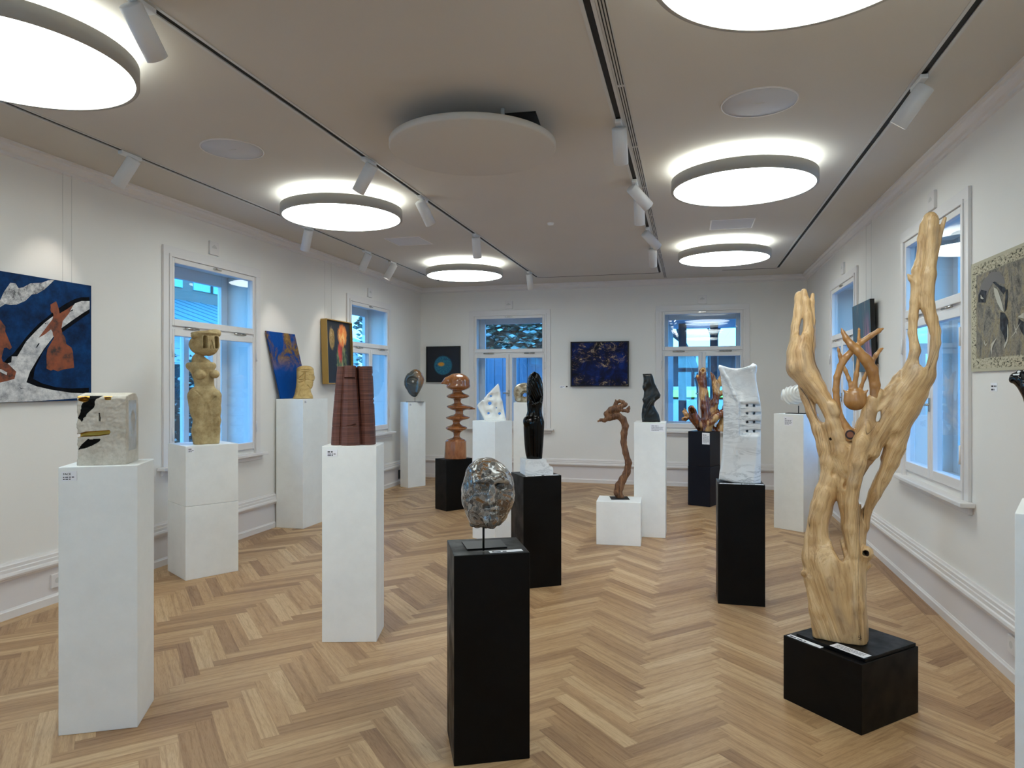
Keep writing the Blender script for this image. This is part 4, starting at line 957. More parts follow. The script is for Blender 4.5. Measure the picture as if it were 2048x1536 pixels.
# ---- wood / stone materials
def wood(name, cols, rough=.4, coat=0, stretch=(14, 14, 1.3), sc_=2.2, bump=.15, rot=(0, 0, 0), warp=.8):
    m = Mat(name, rough=rough, coat=coat); v = m.co(stretch, rot); n = m.noise(v, sc_, 7, .68, warp); big = m.noise(m.co((2, 2, .7)), 2.5, 3)
    c = m.ramp(n, [(.25 + .5 * i / (len(cols) - 1), lin(*cc)) for i, cc in enumerate(cols)])
    c = m.mix(.5, c, m.ramp(big, [(.35, (.72, .66, .6)), (.6, (1.08, 1.06, 1.04))]), 'MULTIPLY'); m.col(c); m.bump(n, bump, .004); return m.m
def stone(name, cols, rough=.7, coat=0, sc_=9, bump=.3, det=8):
    m = Mat(name, rough=rough, coat=coat); v = m.co(); n = m.noise(v, sc_, det, .7); n2 = m.noise(v, sc_ * 7, 4, .7)
    c = m.ramp(n, [(.3 + .4 * i / (len(cols) - 1), lin(*cc)) for i, cc in enumerate(cols)])
    c = m.mix(.35, c, m.ramp(n2, [(.4, (.72, .7, .66)), (.56, (1, 1, 1))]), 'MULTIPLY'); m.col(c); m.bump(n2, bump, .002); return m.m
def marble(name, base=(226, 229, 231), vein=(150, 156, 162), rough=.3, sc_=3, amt=.55, stretch=(1, 1, 2.2)):
    m = Mat(name, rough=rough, coat=.05)
    v = m.co(stretch, (.2, .35, 0)); n = m.noise(v, sc_, 8, .6, 2.2); vv = m.ramp(n, [(.44, (0,)*3), (.5, (1,)*3), (.56, (0,)*3)]); cl = m.noise(v, sc_ * .6, 4)
    f = m.math('MULTIPLY', m.math('MULTIPLY', vv, m.ramp(cl, [(.4, (.1,)*3), (.65, (1,)*3)])), amt); c = m.mix(f, lin(*base), lin(*vein))
    c = m.mix(.5, c, m.ramp(cl, [(.35, (.88, .89, .9)), (.6, (1, 1, 1))]), 'MULTIPLY'); m.col(c); return m.m
M['marble'] = marble('white_marble')
M['tree'] = wood('tree_wood', [(128, 96, 60), (176, 140, 92), (204, 170, 118), (216, 186, 136)], .45, .1, (11, 11, .9), 1.6, .2, (0, .12, 0), 1.0)
M['tree_dark'] = wood('carved_wood', [(118, 78, 40), (160, 114, 62), (188, 142, 86)], .35, .3, (9, 9, 2), 2, .05)
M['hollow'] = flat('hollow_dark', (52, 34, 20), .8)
M['gold'] = flat('gold_leaf', (196, 148, 60), .35, metal=.8)
M['paint_black2'] = flat('black_paint', (5, 5, 6), .8, spec=.15)

# ---- 1: stone face block, worked in millimetres in the frame of its plinth
p = P['1']; e = empty('face_block', p['c'] + Vector((0, 0, p['h'])), p['ph']); tag(e, 'pale stone block carved as a face with black paint and gilded mouth slot', 'sculpture')
V = Vox((-125, -130, -8), (135, 130, 350), 2.6); X0 = lambda px: (px - 150) / 100 * 208 - 108; Z0 = lambda py: (935 - py) * 2.36
prof = [(-102, 0), (-102, 308), (-92, 322), (0, 336), (55, 334), (88, 312), (100, 270), (100, 0)]   # side profile (y, z)
def block(d, X, Y, Z):
    a = np.full(np.broadcast(X*0, Y, Z*0).shape, 0.)
    y = np.broadcast_to(Y, (1, Y.shape[1], Z.shape[2]))[0]; z = np.broadcast_to(Z, (1, Y.shape[1], Z.shape[2]))[0]
    d2 = np.full(y.shape, 1e9); ins = np.zeros(y.shape, bool); n = len(prof)
    for i in range(n):
        ay, az = prof[i]; by, bz = prof[(i+1) % n]; ey, ez = by-ay, bz-az
        t = np.clip(((y-ay)*ey + (z-az)*ez) / (ey*ey+ez*ez), 0, 1); d2 = np.minimum(d2, (y-ay-t*ey)**2 + (z-az-t*ez)**2); ins ^= ((az > z) != (bz > z)) & (y < (by-ay)*(z-az)/(bz-az+1e-12)+ay)
    q = (np.sqrt(d2) * np.where(ins, -1, 1))[None]; wx = np.abs(X) - 104
    r = np.sqrt(np.maximum(q+4, 0)**2 + np.maximum(wx+4, 0)**2) + np.minimum(np.maximum(q+4, wx+4), 0) - 4
    fr = np.clip((-Y - 70) / 25, 0, 1) * np.clip((315 - Z) / 20, 0, 1) * np.clip((Z - 30 - .25 * X) / 40, 0, 1)
    r = r + fr * (3.2 * vnoise(X, Y, Z, .09, 3) + 2.2 * vnoise(X, Y, Z, .22, 5) + 3)
    return np.minimum(d, r)
V.fn(block)
V.ell((X0(166), -100, Z0(805.5)), (22, 34, 10), 2, 's'); V.box((X0(214.5), -100, Z0(804)), (13, 20, 6), 3, 1, 's')
V.poly([(X0(140), Z0(879)), (X0(154), Z0(873)), (X0(170), Z0(868.5)), (X0(218), Z0(866.5)), (X0(219.5), Z0(870)), (X0(217), Z0(875)), (X0(190), Z0(878)), (X0(154), Z0(879))], -130, -55, 0, 1, 's')
V.poly([(X0(196), Z0(832)), (X0(198), Z0(832)), (X0(199), Z0(845)), (X0(198), Z0(849)), (X0(196.5), Z0(849))], -130, -70, 0, 0, 's')
V.ell((150, 5, 190), (56, 62, 105), 3, 's')
me = V.mesh('stone', .001); o = mk('stone', me, [stone('limestone', [(176, 168, 152), (200, 192, 178), (214, 208, 196)], .85, 0, 10, .6), M['paint_black2'], M['gold'], stone('polished_limestone', [(150, 146, 136), (176, 172, 162), (190, 187, 178)], .12, .8, 6, .02)], e)
zz = lambda u, v: (X0(150 + u / 9.6) / 1000, Z0(780 + v / 9.6) / 1000)
pa = [zz(*q) for q in [(160,140),(525,140),(525,170),(470,205),(390,240),(370,290),(375,340),(360,385),(270,470),(220,510),(200,560),(140,600),(140,640),(120,672),(90,630),(30,590),(60,560),(100,460),(105,360),(150,290),(155,200)]]
pb = [zz(*q) for q in [(235,985),(300,1000),(360,985),(490,992),(440,1050),(330,1110),(200,1160),(40,1192),(100,1110),(170,1040)]]
ps = [zz(*q) for q in [(440,495),(465,495),(485,650),(455,660)]]
def fc(c, n):
    x, y, z = c.T; mi = np.zeros(len(c), int); f_ = y < -.085
    mi[f_ & (in_poly(x, z, pa) | in_poly(x, z, pb))] = 1; mi[in_poly(x, z, ps) & (y < -.06)] = 1
    sl = (y < -.04) & (y > -.0975) & (np.abs(n[:, 1]) < .9) | ((y > -.09) & (y < -.04))
    ms = sl & (z > Z0(881)/1000) & (z < Z0(864)/1000) & (x < X0(221)/1000) & (x > -.103); mi[ms] = 2
    es = sl & (z > Z0(811.5)/1000) & (z < Z0(799)/1000) & (((x > X0(153)/1000) & (x < X0(178)/1000)) | ((x > X0(206)/1000) & (x < X0(222)/1000))); mi[es] = 2
    mi[(x > .088) & (np.abs(y) < .062) & (z > .06) & (z < .30) & (n[:, 0] > .6)] = 3
    return mi
paint(o, fc)

# ---- 2: stone woman
f = Fr('woman_statue', 'yellowish stone woman without arms and with a big flat-topped head', 'sculpture', 408, depth_of('2') - .03, P['2']['h'])
T = lambda u, v, y=0: f.P(340, 640, 5.908, u, v, y)
V = Vox((-42, -34, -3), (42, 34, 232), .8)
def rows(data, k, ox, oy, asp, cy=0):
    r = []
    for v_, a, b in data:
        x0, _, z = f.P(ox, oy, k, a, v_); x1 = f.P(ox, oy, k, b, v_)[0]; r.append((z, (x0+x1)/2, (x1-x0)/2, cy, (x1-x0)/2 * (asp(v_) if callable(asp) else asp)))
    return r
V.loft(rows([(1460, 272, 568), (1400, 265, 574), (1310, 252, 586), (1230, 264, 580), (1180, 268, 584), (1100, 244, 584), (1000, 224, 590), (920, 220, 584), (860, 232, 566), (815, 262, 545), (780, 290, 527), (740, 284, 524), (650, 258, 520), (590, 226, 524), (540, 205, 526), (505, 225, 515), (490, 300, 480), (478, 318, 468)], 5.908, 340, 640, .74), e=2.3)
V.tube([T(330, 470) + (12.5,), T(395, 520) + (13,)], 4)
V.tube([T(228, 545, 2) + (6.5,), T(290, 560) + (9,)], 5); V.tube([T(512, 540, 2) + (6,), T(470, 560) + (8,)], 4)
V.ell(T(352, 648, -17), (11.5, 10, 9.5), 2); V.ell(T(528, 640, -15), (10, 11, 8.5), 2)
V.ell(T(358, 640, -24), (1.6, 1.6, 1.6), 1); V.ell(T(560, 650, -21), (1.6, 1.6, 1.6), 1)
# thighs and legs in relief, groove between
V.tube([T(310, 900, -9) + (17.5,), T(330, 1080, -12) + (14,), T(345, 1190, -15) + (9.5,), T(340, 1300, -14) + (11,), T(350, 1440, -13) + (11,)], 5)
V.tube([T(530, 900, -8) + (14,), T(540, 1060, -10) + (10,), T(555, 1190, -13) + (7.5,), T(550, 1300, -11) + (6.5,), T(545, 1440, -11) + (7,)], 5)
V.tube([T(432, 1000, -24) + (2.5,), T(450, 1120, -26) + (6.5,), T(462, 1250, -26) + (7.5,), T(455, 1460, -27) + (8,)], 4, 's')
V.tube([T(405, 1010, -24) + (1.6,), T(402, 1200, -24) + (2,), T(400, 1440, -24) + (2,)], 2, 's')
V.tube([T(300, 830, -22) + (1.4,), T(370, 890, -25) + (1.6,), T(405, 960, -26) + (1.8,), T(430, 1005, -25) + (2,), T(480, 985, -24) + (1.8,), T(540, 910, -20) + (1.6,)], 2, 's')
V.tube([T(270, 820, -15) + (1.2,), T(330, 795, -18) + (1.3,), T(420, 806, -19) + (1.3,), T(530, 800, -14) + (1.2,)], 2, 's')
# head, turned towards the window side
hr = math.radians(22); hc = T(405, 285)
V.ell((hc[0], 0, hc[2] - 1), (31, 25, 22.5), 2)
rot = lambda x, y, z: (hc[0] + x*math.cos(hr) - y*math.sin(hr), x*math.sin(hr) + y*math.cos(hr), hc[2] + z)
V.ell(rot(4, -12, -3), (21, 17, 21), 3); V.box(rot(4, -19, 4), (19, 7, 12), 4, 4, rot=(0, 0, hr))
V.tube([rot(-24, -6, 16) + (6.5,), rot(4, -14, 20) + (7,), rot(24, -14, 21) + (6,)], 3, sy=1.6); V.ell(rot(2, -2, 21), (30, 26, 5), 3); V.ell(rot(18, -12, 25), (11, 12, 5), 5)
for ex in (-8, 16): V.box(rot(ex, -28, 3), (4.6, 17, 12.5), 3.5, 1.2, 's', rot=(0, 0, hr))
V.tube([rot(1, -27.5, -9) + (1.3,), rot(4, -28.5, 5) + (1.6,), rot(8, -27.5, -9) + (1.3,)], .5, 's')
V.tube([rot(-5, -27, -13.5) + (.9,), rot(4, -28.5, -15) + (1.1,), rot(12, -27, -13.5) + (.9,)], 1, 's')
V.fn(lambda d, X, Y, Z: d + .25 * vnoise(X, Y, Z, .5, 9)); V.cutz(0)
o = vox_obj(f, V, 'stone', stone('sandstone', [(140, 116, 78), (176, 154, 110), (196, 176, 134)], .85, 0, 12, .35))

# ---- 3: leaning blue canvas and carved bust
e = empty('leaning_canvas', (-4.46, 6.9, P['3']['h'])); tag(e, 'blue slanted canvas with ochre patches leaning behind the carved bust', 'painting')
m = Mat('cobalt_canvas', rough=.75, spec=.15); v = m.co(); x_, y_, z_ = m.sep(v); n1 = m.noise(v, 5, 7, .75, .8); n2 = m.noise(m.co(loc=(3, 1, 2)), 2.6, 3)
top_ = m.math('MULTIPLY', m.ramp(z_, [(.30, (0,)*3), (.5, (1,)*3)]), m.ramp(n2, [(.5, (0,)*3), (.56, (1,)*3)]))
c = m.mix(m.math('MULTIPLY', top_, m.ramp(n1, [(.4, (0,)*3), (.5, (1,)*3)])), m.mix(n1, lin(0, 48, 112), lin(2, 84, 170)), m.ramp(n1, [(.42, lin(70, 56, 50)), (.6, lin(150, 116, 64))])); m.col(c)
mb = MB(); mb.prism([(.018, -.16, .004), (.018, .42, .004), (-.024, .18, .748), (-.024, -.38, .748)], (.014, 0, 0)); mb.build('canvas', m.m, e)
f = Fr('carved_bust', 'ochre carved bust in profile with flat cap and long hair', 'sculpture', 605, depth_of('3') - .02, P['3']['h'])
T = lambda u, v, y=0: f.P(540, 720, 17.07, u, v, y)
V = Vox((-26, -20, -2), (26, 20, 72), .5)
pl = [(785,1310),(840,1180),(880,950),(898,780),(905,600),(903,400),(950,270),(1060,218),(1200,205),(1340,215),(1430,250),(1480,360),(1500,400),(1512,480),(1490,540),(1500,620),(1512,690),(1480,720),(1488,760),(1470,800),(1475,850),(1440,950),(1390,1000),(1398,1100),(1465,1230),(1455,1310)]
V.poly([(T(*q)[0], T(*q)[2]) for q in pl], -14, 14, 8, 0)
V.fn(lambda d, X, Y, Z: np.maximum(d, -Z))
V.ell(T(1200, 330), (17.5, 16.5, 8), 2); V.loft([(T(0, 1312)[2], T(1130, 0)[0], 20, 0, 17), (T(0, 1200)[2], T(1130, 0)[0], 17, 0, 15), (T(0, 1050)[2], T(1130, 0)[0], 14, 0, 13)], 3)
g = lambda pts, r, y=-13, k=.8: V.tube([T(a, b, y) + (r * 1.5,) for a, b in pts], k, 's')
g([(900,395),(1050,355),(1250,345),(1400,360),(1500,400)], .7, -15.5); g([(1180,420),(1180,600),(1175,800)], .8)
g([(1000,620),(1100,540),(1180,470)], .9); g([(930,660),(1050,690),(1180,660)], .9); g([(980,780),(1080,760),(1180,700)], .8)
for a in range(5): g([(1170 - 6*a, 830 + 12*a), (1080 - 20*a, 900 + 20*a), (1010 - 10*a, 1040 + 14*a), (960 - 20*a, 1200)], .8, -14.5)
g([(1200,690),(1300,680),(1400,700)], .7, -14.5); g([(1280,870),(1360,960)], .8)
V.ell(T(1385, 500, -12), (3.6, 2.4, 3.2), .8); g([(1320,500),(1385,450),(1440,490),(1385,555),(1320,500)], .45, -14.2, .4); V.ell(T(1385, 500, -14.3), (1.2, 1, 1.2), .2, 's')
V.ell(T(1490, 600, -4), (2.5, 3, 5), 2); V.cutz(0)
vox_obj(f, V, 'wood', wood('bust_wood', [(150, 120, 66), (196, 166, 104), (214, 188, 128)], .5, .1, (3, 3, 6), 2, .1))

# ---- 4: brown ribbed towers
f = Fr('tower_sculpture', 'dark brown ridged wooden towers with carved smile', 'sculpture', 710, depth_of('4') - .02, P['4']['h'])
T = lambda u, v, y=0: f.P(640, 700, 5.119, u, v, y)
V = Vox((-50, -34, -2), (50, 34, 170), .75)
def column(xb, rb, xt, rt, yb, ztop, k=.8, n=10, ph=.3, flat_=1.0):
    def fn(d, X, Y, Z):
        t = np.clip(Z / ztop, 0, 1) ** 1.25; cx = xb + (xt - xb) * t; r = rb + (rt - rb) * t; q = -1e9
        for i in range(n):
            a = 2 * PI * i / n + ph; q = np.maximum(q, (X - cx) * math.cos(a) + (Y - yb) / flat_ * math.sin(a))
        q = q - r; q = np.maximum(q, np.maximum(-Z, Z - ztop)); hh = np.maximum(k - np.abs(d - q), 0) / k
        return np.minimum(d, q) - hh * hh * k * .25
    V.fn(fn)
H = f.py0 - 733
column(T(178, 0)[0], 12, T(225, 0)[0], 9, 4, H, flat_=1.3); column(T(316, 0)[0], 20.5, T(308, 0)[0], 11.5, -8, H + 1.5); column(T(490, 0)[0], 15.5, T(460, 0)[0], 14.5, 2, H + .5, flat_=1.3); column(T(330, 0)[0], 20, T(330, 0)[0], 14, 12, H - 1)
V.box(T(300, 287, -22), (11, 9, 1.3), .5, .6, 's'); V.ell(T(255, 287, -20), (1.2, 6, 2), .4, 's'); V.ell(T(350, 287, -20), (1.2, 6, 2), .4, 's')
V.tube([T(228, 740, -21) + (1.6,), T(255, 760, -26) + (1.7,), T(290, 770, -28) + (1.7,), T(330, 766, -27.5) + (1.7,), T(362, 754, -22) + (1.6,)], .5, 's')
for z_, w_ in ((515, .5), (780, .5), (880, .3), (440, .3), (640, .2)):
    zc = T(0, z_)[2]; V.fn(lambda d, X, Y, Z, zc=zc, w_=w_: np.maximum(d, w_ * 1.6 - np.abs(Z - zc) - np.abs(d) * 0 - (np.maximum(-d - 1.1, 0)) * 9 ) if 0 else d + np.where(np.abs(Z - zc) < .9, w_, 0))
for u, v_ in ((540, 250), (550, 540), (545, 500)): V.ell(T(u, v_, -4), (2, 12, 3), .5, 's')
m = Mat('ridged_brown', rough=.6); x_, y_, z_ = m.sep(m.co()); n1 = m.noise(m.co((2, 2, 60)), 1.5, 4, .6); n2 = m.noise(m.co((20, 20, 2)), 2, 4)
c = m.ramp(n1, [(.3, lin(62, 34, 26)), (.5, lin(94, 54, 42)), (.7, lin(112, 68, 54))]); c = m.mix(.3, c, m.ramp(n2, [(.3, (.7, .66, .64)), (.6, (1.1, 1.08, 1.06))]), 'MULTIPLY'); m.col(c); m.bump(n1, .25, .002)
vox_obj(f, V, 'wood', m.m)

# ---- 5: one-eyed stone head on a thin rod
f = Fr('eye_stone', 'grey-brown polished stone head with one large pierced eye on thin rod', 'sculpture', 830, depth_of('5') - .02, P['5']['h'])
T = lambda u, v, y=0: f.P(800, 730, 17.07, u, v, y)
V = Vox((-25, -14, 5), (25, 14, 80), .5)
pl = [(460,150),(560,140),(660,190),(740,280),(800,400),(830,500),(810,620),(750,760),(690,880),(640,970),(580,1060),(530,1090),(450,1090),(380,1050),(300,970),(240,860),(180,770),(145,680),(140,560),(160,460),(200,370),(260,290),(340,250),(370,210)]
V.poly([(T(*q)[0], T(*q)[2]) for q in pl], -9, 9, 8.5)
V.ell(T(420, 530, -12), (13, 7, 9), 1.5, 's'); V.ell(T(410, 565, -4.5), (10.5, 5, 6.5), .6)
for sc_, rr in ((1.0, .7), (.72, .5)): V.tube([T(410 + 190*sc_*math.cos(a), 570 - 110*sc_*math.sin(a), -9.2) + (rr,) for a in np.linspace(0, 2*PI, 18)], .5)
V.tube([T(640, 430, -8) + (2,), T(640, 640, -9.5) + (2.2,), T(590, 900, -11) + (2.4,)], 2.5)
V.tube([T(470, 975, -9) + (.6,), T(580, 980, -9) + (.6,)], .5, 's'); V.tube([T(440, 562, -20) + (2.3,), T(440, 562, 20) + (2.3,)], .3, 's')
m = Mat('eye_stone', rough=.25, coat=.6); v = m.co(); x_, y_, z_ = m.sep(v); n1 = m.noise(v, 6, 6, .65, .6); gx = m.math('ADD', m.math('MULTIPLY', x_, 2.2), m.math('MULTIPLY', z_, 1.2)); gg = m.math('ADD', gx, m.math('MULTIPLY', n1, .8))
m.col(m.ramp(gg, [(.55, lin(58, 62, 62)), (.8, lin(82, 80, 70)), (.95, lin(116, 98, 76)), (1.0, lin(132, 92, 56))])); vox_obj(f, V, 'stone', m.m)
mb = MB(); mb.cyl((.0, 0, .004), (0, 0, T(500, 1080)[2] * f.s + .02), .003, n=10); mb.build('rod', M['rod'], f.e)
mb = MB(); mb.box((-.14, -.06, 0), (.14, .06, .006)); mb.build('base_plate', M['plate'], f.e)

# ---- 6: stacked mushroom carving
f = Fr('mushroom_carving', 'glossy brown carving of stacked discs under a mushroom cap', 'sculpture', 911, depth_of('6') - .03, P['6']['h'])
T = lambda u, v, y=0: f.P(640, 700, 5.119, u, v, y)
V = Vox((-36, -32, -2), (48, 32, 178), .8)
V.loft(rows([(1108, 1270, 1502), (1060, 1273, 1502), (930, 1282, 1498)], 5.119, 640, 700, .9), e=2.6)
V.loft(rows([(930, 1290, 1490), (915, 1300, 1480), (905, 1335, 1455), (895, 1358, 1438), (860, 1366, 1434), (845, 1362, 1440), (830, 1335, 1460), (812, 1295, 1500), (800, 1284, 1510), (785, 1300, 1495), (770, 1340, 1455), (755, 1358, 1436), (735, 1360, 1434), (722, 1350, 1460), (705, 1300, 1520), (690, 1288, 1536), (678, 1310, 1510), (668, 1350, 1480), (655, 1380, 1466), (640, 1386, 1466), (622, 1380, 1470), (610, 1340, 1500), (595, 1310, 1550), (585, 1298, 1560), (572, 1300, 1530), (560, 1340, 1480), (545, 1368, 1450), (520, 1370, 1440), (505, 1362, 1450), (490, 1310, 1510), (470, 1294, 1530), (455, 1320, 1510), (440, 1350, 1470), (425, 1355, 1452), (400, 1352, 1452), (385, 1345, 1460)], 5.119, 640, 700, .9), 1.5)
V.tube([T(1480, 592) + (4,), T(1586, 602, -3) + (1.2,)], 4, sy=1.8)
V.ell(T(1415, 372), (24, 25, 9), 2); V.ell(T(1425, 325), (21.5, 24, 16.5), 5); V.ell(T(1400, 300, 4), (15, 16, 11), 5)
V.tube([T(1250, 338, 4) + (2.2,), T(1300, 315, 2) + (7,), T(1360, 300, 0) + (10,)], 4, sy=1.3)
V.ell(T(1395, 405), (17, 18, 5), 3, 's') if 0 else None
V.cutz(0)
vox_obj(f, V, 'wood', wood('glossy_wood', [(92, 48, 22), (138, 82, 42), (168, 108, 60), (184, 126, 76)], .22, .9, (5, 5, 1.5), 2.5, .04))

# ---- 7: polished stone head
f = Fr('stone_head', 'polished grey and brown veined stone head on a black rod', 'sculpture', 967, 2.93, P['7']['h'])
T = lambda u, v, y=0: f.P(860, 880, 5.907, u, v, y)
V = Vox((-62, -60, 20), (66, 60, 192), 1.0)
V.ell(T(690, 600), (50, 46, 64), 0); V.ell(T(640, 830, 2), (37, 36, 31), 18); V.ell(T(600, 930, 2), (22, 24, 14), 10); V.ell(T(740, 900), (26, 26, 18), 10); V.ell(T(640, 400, 4), (34, 36, 28), 12); V.ell(T(820, 620, 4), (28, 36, 46), 12)
V.ell(T(470, 640, 6), (16, 28, 32), 10)
for u, v_, r in ((500, 990, 6), (560, 1005, 7), (660, 1005, 8), (730, 1010, 8), (800, 970, 7)): V.ell(T(u, v_, 0), (r, r*1.6, r*.8), 4)
V.ell(T(640, 505, -44), (15, 10, 8), 6, 's'); V.ell(T(835, 500, -38), (14, 12, 8), 6, 's'); V.ell(T(640, 505, -35), (9, 5, 4.5), 3); V.ell(T(835, 505, -31), (8, 5, 4.5), 3)
V.tube([T(590, 450, -39) + (5,), T(680, 425, -45) + (5.5,), T(740, 440, -45) + (4,)], 6); V.tube([T(750, 440, -45) + (4,), T(830, 425, -42) + (5.5,), T(900, 460, -34) + (4,)], 6)
V.tube([T(728, 470, -44) + (4,), T(722, 600, -49) + (6,), T(718, 670, -53) + (7.5,)], 5); V.ell(T(690, 680, -46), (5, 6, 4), 3); V.ell(T(750, 680, -46), (5, 6, 4), 3)
V.tube([T(670, 775, -42) + (4,), T(730, 765, -47) + (5,), T(790, 785, -41) + (4,)], 4); V.tube([T(680, 815, -42) + (4,), T(735, 822, -46) + (5,), T(790, 815, -41) + (4,)], 4)
V.tube([T(660, 797, -48) + (1.6,), T(735, 792, -53) + (1.8,), T(800, 800, -46) + (1.6,)], 2, 's'); V.ell(T(720, 900, -38), (15, 12, 12), 8)
V.fn(lambda d, X, Y, Z: d + 1.6 * vnoise(X, Y, Z, .12, 2) + 1.0 * vnoise(X, Y, Z, .3, 4) + np.clip((60 - Z) / 30, 0, 1) * 1.4 * vnoise(X, Y, Z, .5, 6))
m = Mat('breccia', rough=.2, coat=.6); v = m.co(); w_ = m.n.new('ShaderNodeVectorMath'); w_.operation = 'ADD'; nz = m.noise(v, 9, 3, .5, 0, 1); m.l.new(v, w_.inputs[0]); m.l.new(m.mix(1, (.0, .0, .0, 1), nz) if 0 else nz, w_.inputs[1]); 
cell = m.vor(w_.outputs[0], 13, 'F1', 'Color'); cr, cg, cb_ = m.sep(cell); ve = m.vor(w_.outputs[0], 13, 'DISTANCE_TO_EDGE'); n1 = m.noise(v, 16, 8, .75, 1)
c = m.ramp(cr, [(0, lin(44, 43, 42)), (.25, lin(112, 108, 103)), (.45, lin(66, 64, 63)), (.64, lin(124, 88, 52)), (.8, lin(150, 144, 135)), (1, lin(70, 50, 34))])
c = m.mix(.55, c, m.ramp(n1, [(.32, (.42, .4, .38)), (.5, (1, 1, 1)), (.7, (1.4, 1.38, 1.35))]), 'MULTIPLY'); c = m.mix(m.ramp(ve, [(.0, (.75,)*3), (.035, (0,)*3)]), c, lin(188, 184, 176)); m.col(c)
vox_obj(f, V, 'stone', m.m)
mb = MB(); mb.cyl((0, 0, .004), (0, 0, (f.py0 - 1042) * f.s), .0048, n=16); mb.build('rod', M['rod'], f.e)
c4 = [on_z(a, b, P['7']['h'] + .003) for a, b in ((923.5, 1084), (934.5, 1099.5), (1014.5, 1094.5), (1001, 1080))]; mb = MB(); Mi = Matrix.Rotation(-f.rz, 4, 'Z') @ Matrix.Translation(-f.e.location)
mb.prism([Mi @ Vector((q.x, q.y, P['7']['h'] + .0006)) for q in c4], (0, 0, .005)); mb.build('base_plate', M['rod'], f.e)

# ---- 8: black figure on white marble base
f = Fr('black_figure', 'glossy black armless figure with swept hair on a white marble foot', 'sculpture', 1070, depth_of('8') - .0, P['8']['h'])
T = lambda u, v, y=0: f.P(900, 700, 5.908, u, v, y)
V = Vox((-26, -28, 26), (26, 28, 212), .7)
V.loft(rows([(1288, 906, 1088), (1200, 888, 1095), (1100, 878, 1103), (1000, 872, 1109), (900, 868, 1114), (850, 868, 1114), (815, 878, 1106), (770, 900, 1092), (730, 912, 1086), (690, 912, 1086), (640, 908, 1092), (560, 906, 1102), (480, 904, 1102), (400, 908, 1094), (330, 922, 1076), (290, 945, 1056), (268, 975, 1025), (262, 990, 1010)], 5.908, 900, 700, .8))
V.ell(T(1000, 440, -7), (14.5, 12, 31), 4, rot=(.12, 0, 0)); V.tube([T(935, 560, -14) + (2.5,), T(955, 610, -17) + (3,), T(1000, 640, -18) + (3.2,), T(1060, 615, -17) + (3,), T(1080, 560, -13) + (2.5,)], 3)
V.ell(T(900, 840, -9), (6, 8, 9), 5)
V.fn(lambda d, X, Y, Z: d + np.where((Z > T(0, 640)[2]) & (Y < -4), .5 * np.sin(1.15 * (X * .9 + .45 * Z + 2.5 * np.sin(.08 * Z + .15*X)) + .3 * Y), 0))
vox_obj(f, V, 'stone', flat('polished_black', (2, 2, 3), .1, spec=.22))
# marble foot: stepped block in the plinth's frame
mb = MB(); rz = P['8']['ph'] - f.rz - .12
prf = [(-.118, 0), (.118, 0), (.118, .05), (.112, .062), (.085, .07), (.085, .088), (.07, .095), (.07, .118), (-.118, .118)]
mb.prism([(x, -.10, z) for x, z in [(-.105, 0), (.125, 0), (.125, .052), (.115, .066), (.09, .07), (.088, .09), (.072, .096), (.07, .122), (-.10, .122)]], (0, .19, 0))
o = mb.build('marble_foot', M['marble'], f.e, rot=rz)

# ---- 9: driftwood bird
f = Fr('driftwood_bird', 'twisted driftwood stem ending in a bird-like crest', 'sculpture', 1241, 7.0, P['9']['h'])
T = lambda x, y_, y=0: f.p(x, y_, y)
V = Vox((-52, -16, -2), (26, 16, 205), .55)
def tb(pts, k=3, **kw): V.tube([T(q[0], q[1], q[3] if len(q) > 3 else 0) + (q[2],) for q in pts], k, **kw)
tb([(1241, 996, 7), (1236, 985, 8), (1239, 972, 8.5), (1246, 958, 7), (1254, 944, 6.5), (1257, 925, 6), (1251, 905, 5.6), (1247, 885, 5.6), (1248, 866, 6), (1251, 852, 6), (1246, 839, 6.4), (1236, 831, 6), (1224, 833, 7)], 3)
tb([(1228, 832, 7), (1218, 834, 5), (1209, 841, 3.4), (1202, 840, 2.4), (1196, 843, 1.6)]); tb([(1218, 836, 6), (1213, 828, 5), (1222, 820, 6, -2), (1232, 817, 5.5, -2), (1242, 813, 4.2, -1), (1249, 810, 3.4), (1253, 808, 2)])
tb([(1227, 815, 3.2, 2), (1232, 806, 3, 2), (1239, 802, 2.4), (1246, 804, 3), (1251, 809, 2.6)]); tb([(1233, 805, 2, 2), (1231, 800, 1.1, 2)])
tb([(1236, 820, 3.2, -2), (1246, 821, 2.2, -3), (1254, 821, 2.6, -3), (1257, 817, 2.4, -3), (1259, 813, 1.3, -3)]); tb([(1254, 821, 2.4, -3), (1257, 823, 2, -3)])
for u, w_ in ((1219, 826), (1226, 822), (1222, 831)): V.ell(T(u, w_, -6), (1.6, 2, 1.6), .8, 's')
V.fn(lambda d, X, Y, Z: d + .55 * np.sin(1.3*X + 1.1*Y*1.4 + .10*Z + 1.5*np.sin(.07*Z)) + .5 * vnoise(X, Y, Z, .45, 3)); V.cutz(0)
vox_obj(f, V, 'wood', wood('driftwood', [(44, 26, 15), (88, 56, 34), (128, 88, 56), (176, 136, 96)], .6, .05, (12, 12, 2), 2.6, .4))
mb = MB(); mb.box((-.105, -.10, 0), (.08, .08, .005)); mb.build('base_plate', M['plate'], f.e, rot=.12)

